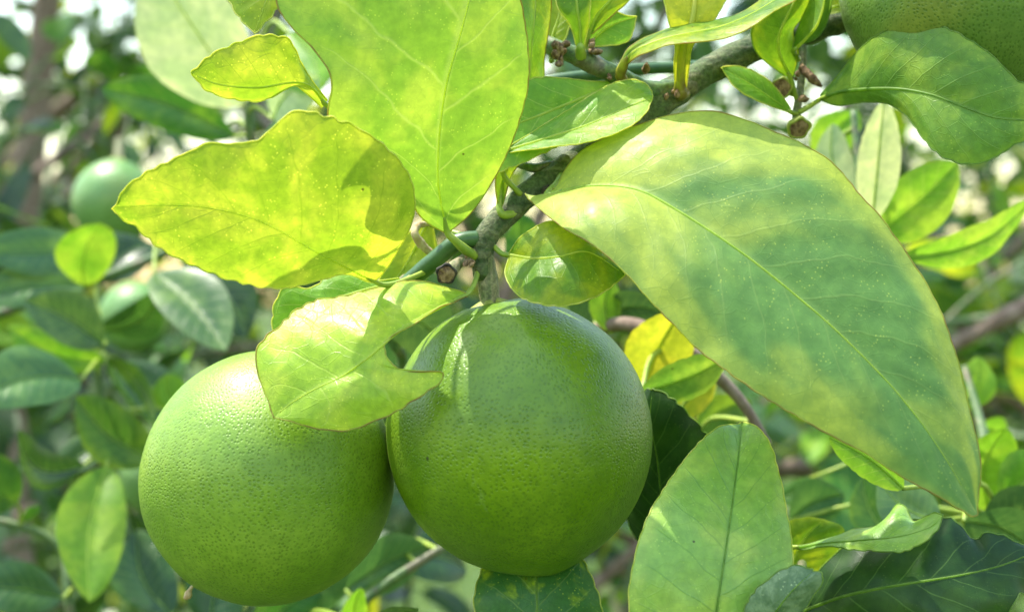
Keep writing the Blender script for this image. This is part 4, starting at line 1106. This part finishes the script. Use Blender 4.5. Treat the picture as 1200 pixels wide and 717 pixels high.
t, st = shoot('shoot with golden and green leaves behind the right shoulder of the deep green lime', [(640, 420, 16), (720, 380, 14), (790, 400, 12), (860, 460, 12), (900, 520, 12)], [0.003, 0.0026, 0.0024, 0.002, 0.0014], 'bark_brown')
soft_leaf(t, 'gold', (752, 460), (800, 362), 74, 11, 10, bend=0.05, roll=0.3, stem=st, label='golden yellow leaf between the deep green lime and the largest leaf')
soft_leaf(t, 'mid', (752, 458), (852, 418), 46, 8, 8, bend=-0.05, roll=0.3, stem=st, label='plain green leaf in front of the golden one')
soft_leaf(t, 'gold', (790, 490), (838, 446), 44, 13, 13, roll=0.2, stem=st)
soft_leaf(t, 'b_blue', (700, 372), (790, 372), 40, 15, 13, roll=0.6, stem=st)
soft_leaf(t, 'b_lime', (716, 390), (716, 325), 36, 14, 14, roll=0.3, stem=st)
soft_leaf(t, 'b_blue', (660, 330), (710, 390), 50, 17, 17, roll=0.3, stem=st)
soft_leaf(t, 'b_green', (815, 510), (880, 470), 40, 17, 17, roll=0.3, stem=st)
soft_leaf(t, 'b_green', (640, 330), (610, 250), 46, 15, 15, roll=0.2, stem=st)

t, st = shoot('shoot of upright pale leaves behind the upper rim of the largest leaf', [(1010, 330, 15), (1015, 270, 15), (1010, 240, 15), (1000, 130, 16)], [0.0026, 0.0022, 0.0018, 0.0012])
soft_leaf(t, 'b_pale', (1022, 262), (1036, 116), 48, 14, 12, bend=0.0, roll=0.2, stem=st, label='narrow whitish green upright leaf')
soft_leaf(t, 'lime', (1018, 280), (1122, 190), 72, 16, 15, bend=-0.04, roll=0.2, stem=st, label='bright green blurred leaf with a darker midrib')
soft_leaf(t, 'b_pale', (1000, 235), (975, 145), 42, 16, 16, roll=0.2, stem=st)
soft_leaf(t, 'b_lime', (960, 200), (1005, 130), 50, 20, 20, roll=0.3, stem=st)
soft_leaf(t, 'lime', (1058, 300), (1210, 234), 40, 13, 15, bend=-0.10, roll=0.55, fold=0.1, stem=st, label='long bright green leaf stretching to the right edge')

t, st = shoot('shoot with yellow green leaves at the right edge below the bare branch', [(1180, 700, 16), (1170, 600, 17), (1150, 500, 20), (1130, 430, 22)], [0.0028, 0.0026, 0.002, 0.0014])
soft_leaf(t, 'b_lime', (1160, 600), (1178, 502), 70, 15, 13, roll=0.2, stem=st, label='bright lemon green cupped leaf at the right edge')
soft_leaf(t, 'b_lime', (1175, 600), (1250, 540), 70, 13, 13, roll=0.2, stem=st)
soft_leaf(t, 'b_lime', (1128, 480), (1148, 418), 42, 22, 22, bend=-0.1, roll=0.2, stem=st)
soft_leaf(t, 'b_lime', (1145, 500), (1178, 515), 36, 24, 24, roll=0.3, stem=st)
soft_leaf(t, 'b_blue', (1150, 640), (1240, 590), 70, 12, 12, roll=0.5, stem=st)
soft_leaf(t, 'b_blue', (1130, 610), (1215, 650), 60, 10, 10, roll=0.5, stem=st)
soft_leaf(t, 'b_blue', (1100, 610), (1030, 562), 60, 10, 11, roll=0.4, stem=st)
soft_leaf(t, 'lime', (1058, 572), (972, 512), 44, 4, 3, bend=-0.05, roll=0.2, stem=st, label='bright green leaf just under the lower margin of the largest leaf')
soft_leaf(t, 'b_green', (1055, 640), (1010, 560), 52, 14, 15, roll=0.3, stem=st)
soft_leaf(t, 'b_blue', (925, 610), (990, 580), 56, 18, 18, roll=0.3, stem=st)
soft_leaf(t, 'b_green', (950, 560), (905, 585), 26, 20, 20, roll=0.3, stem=st)
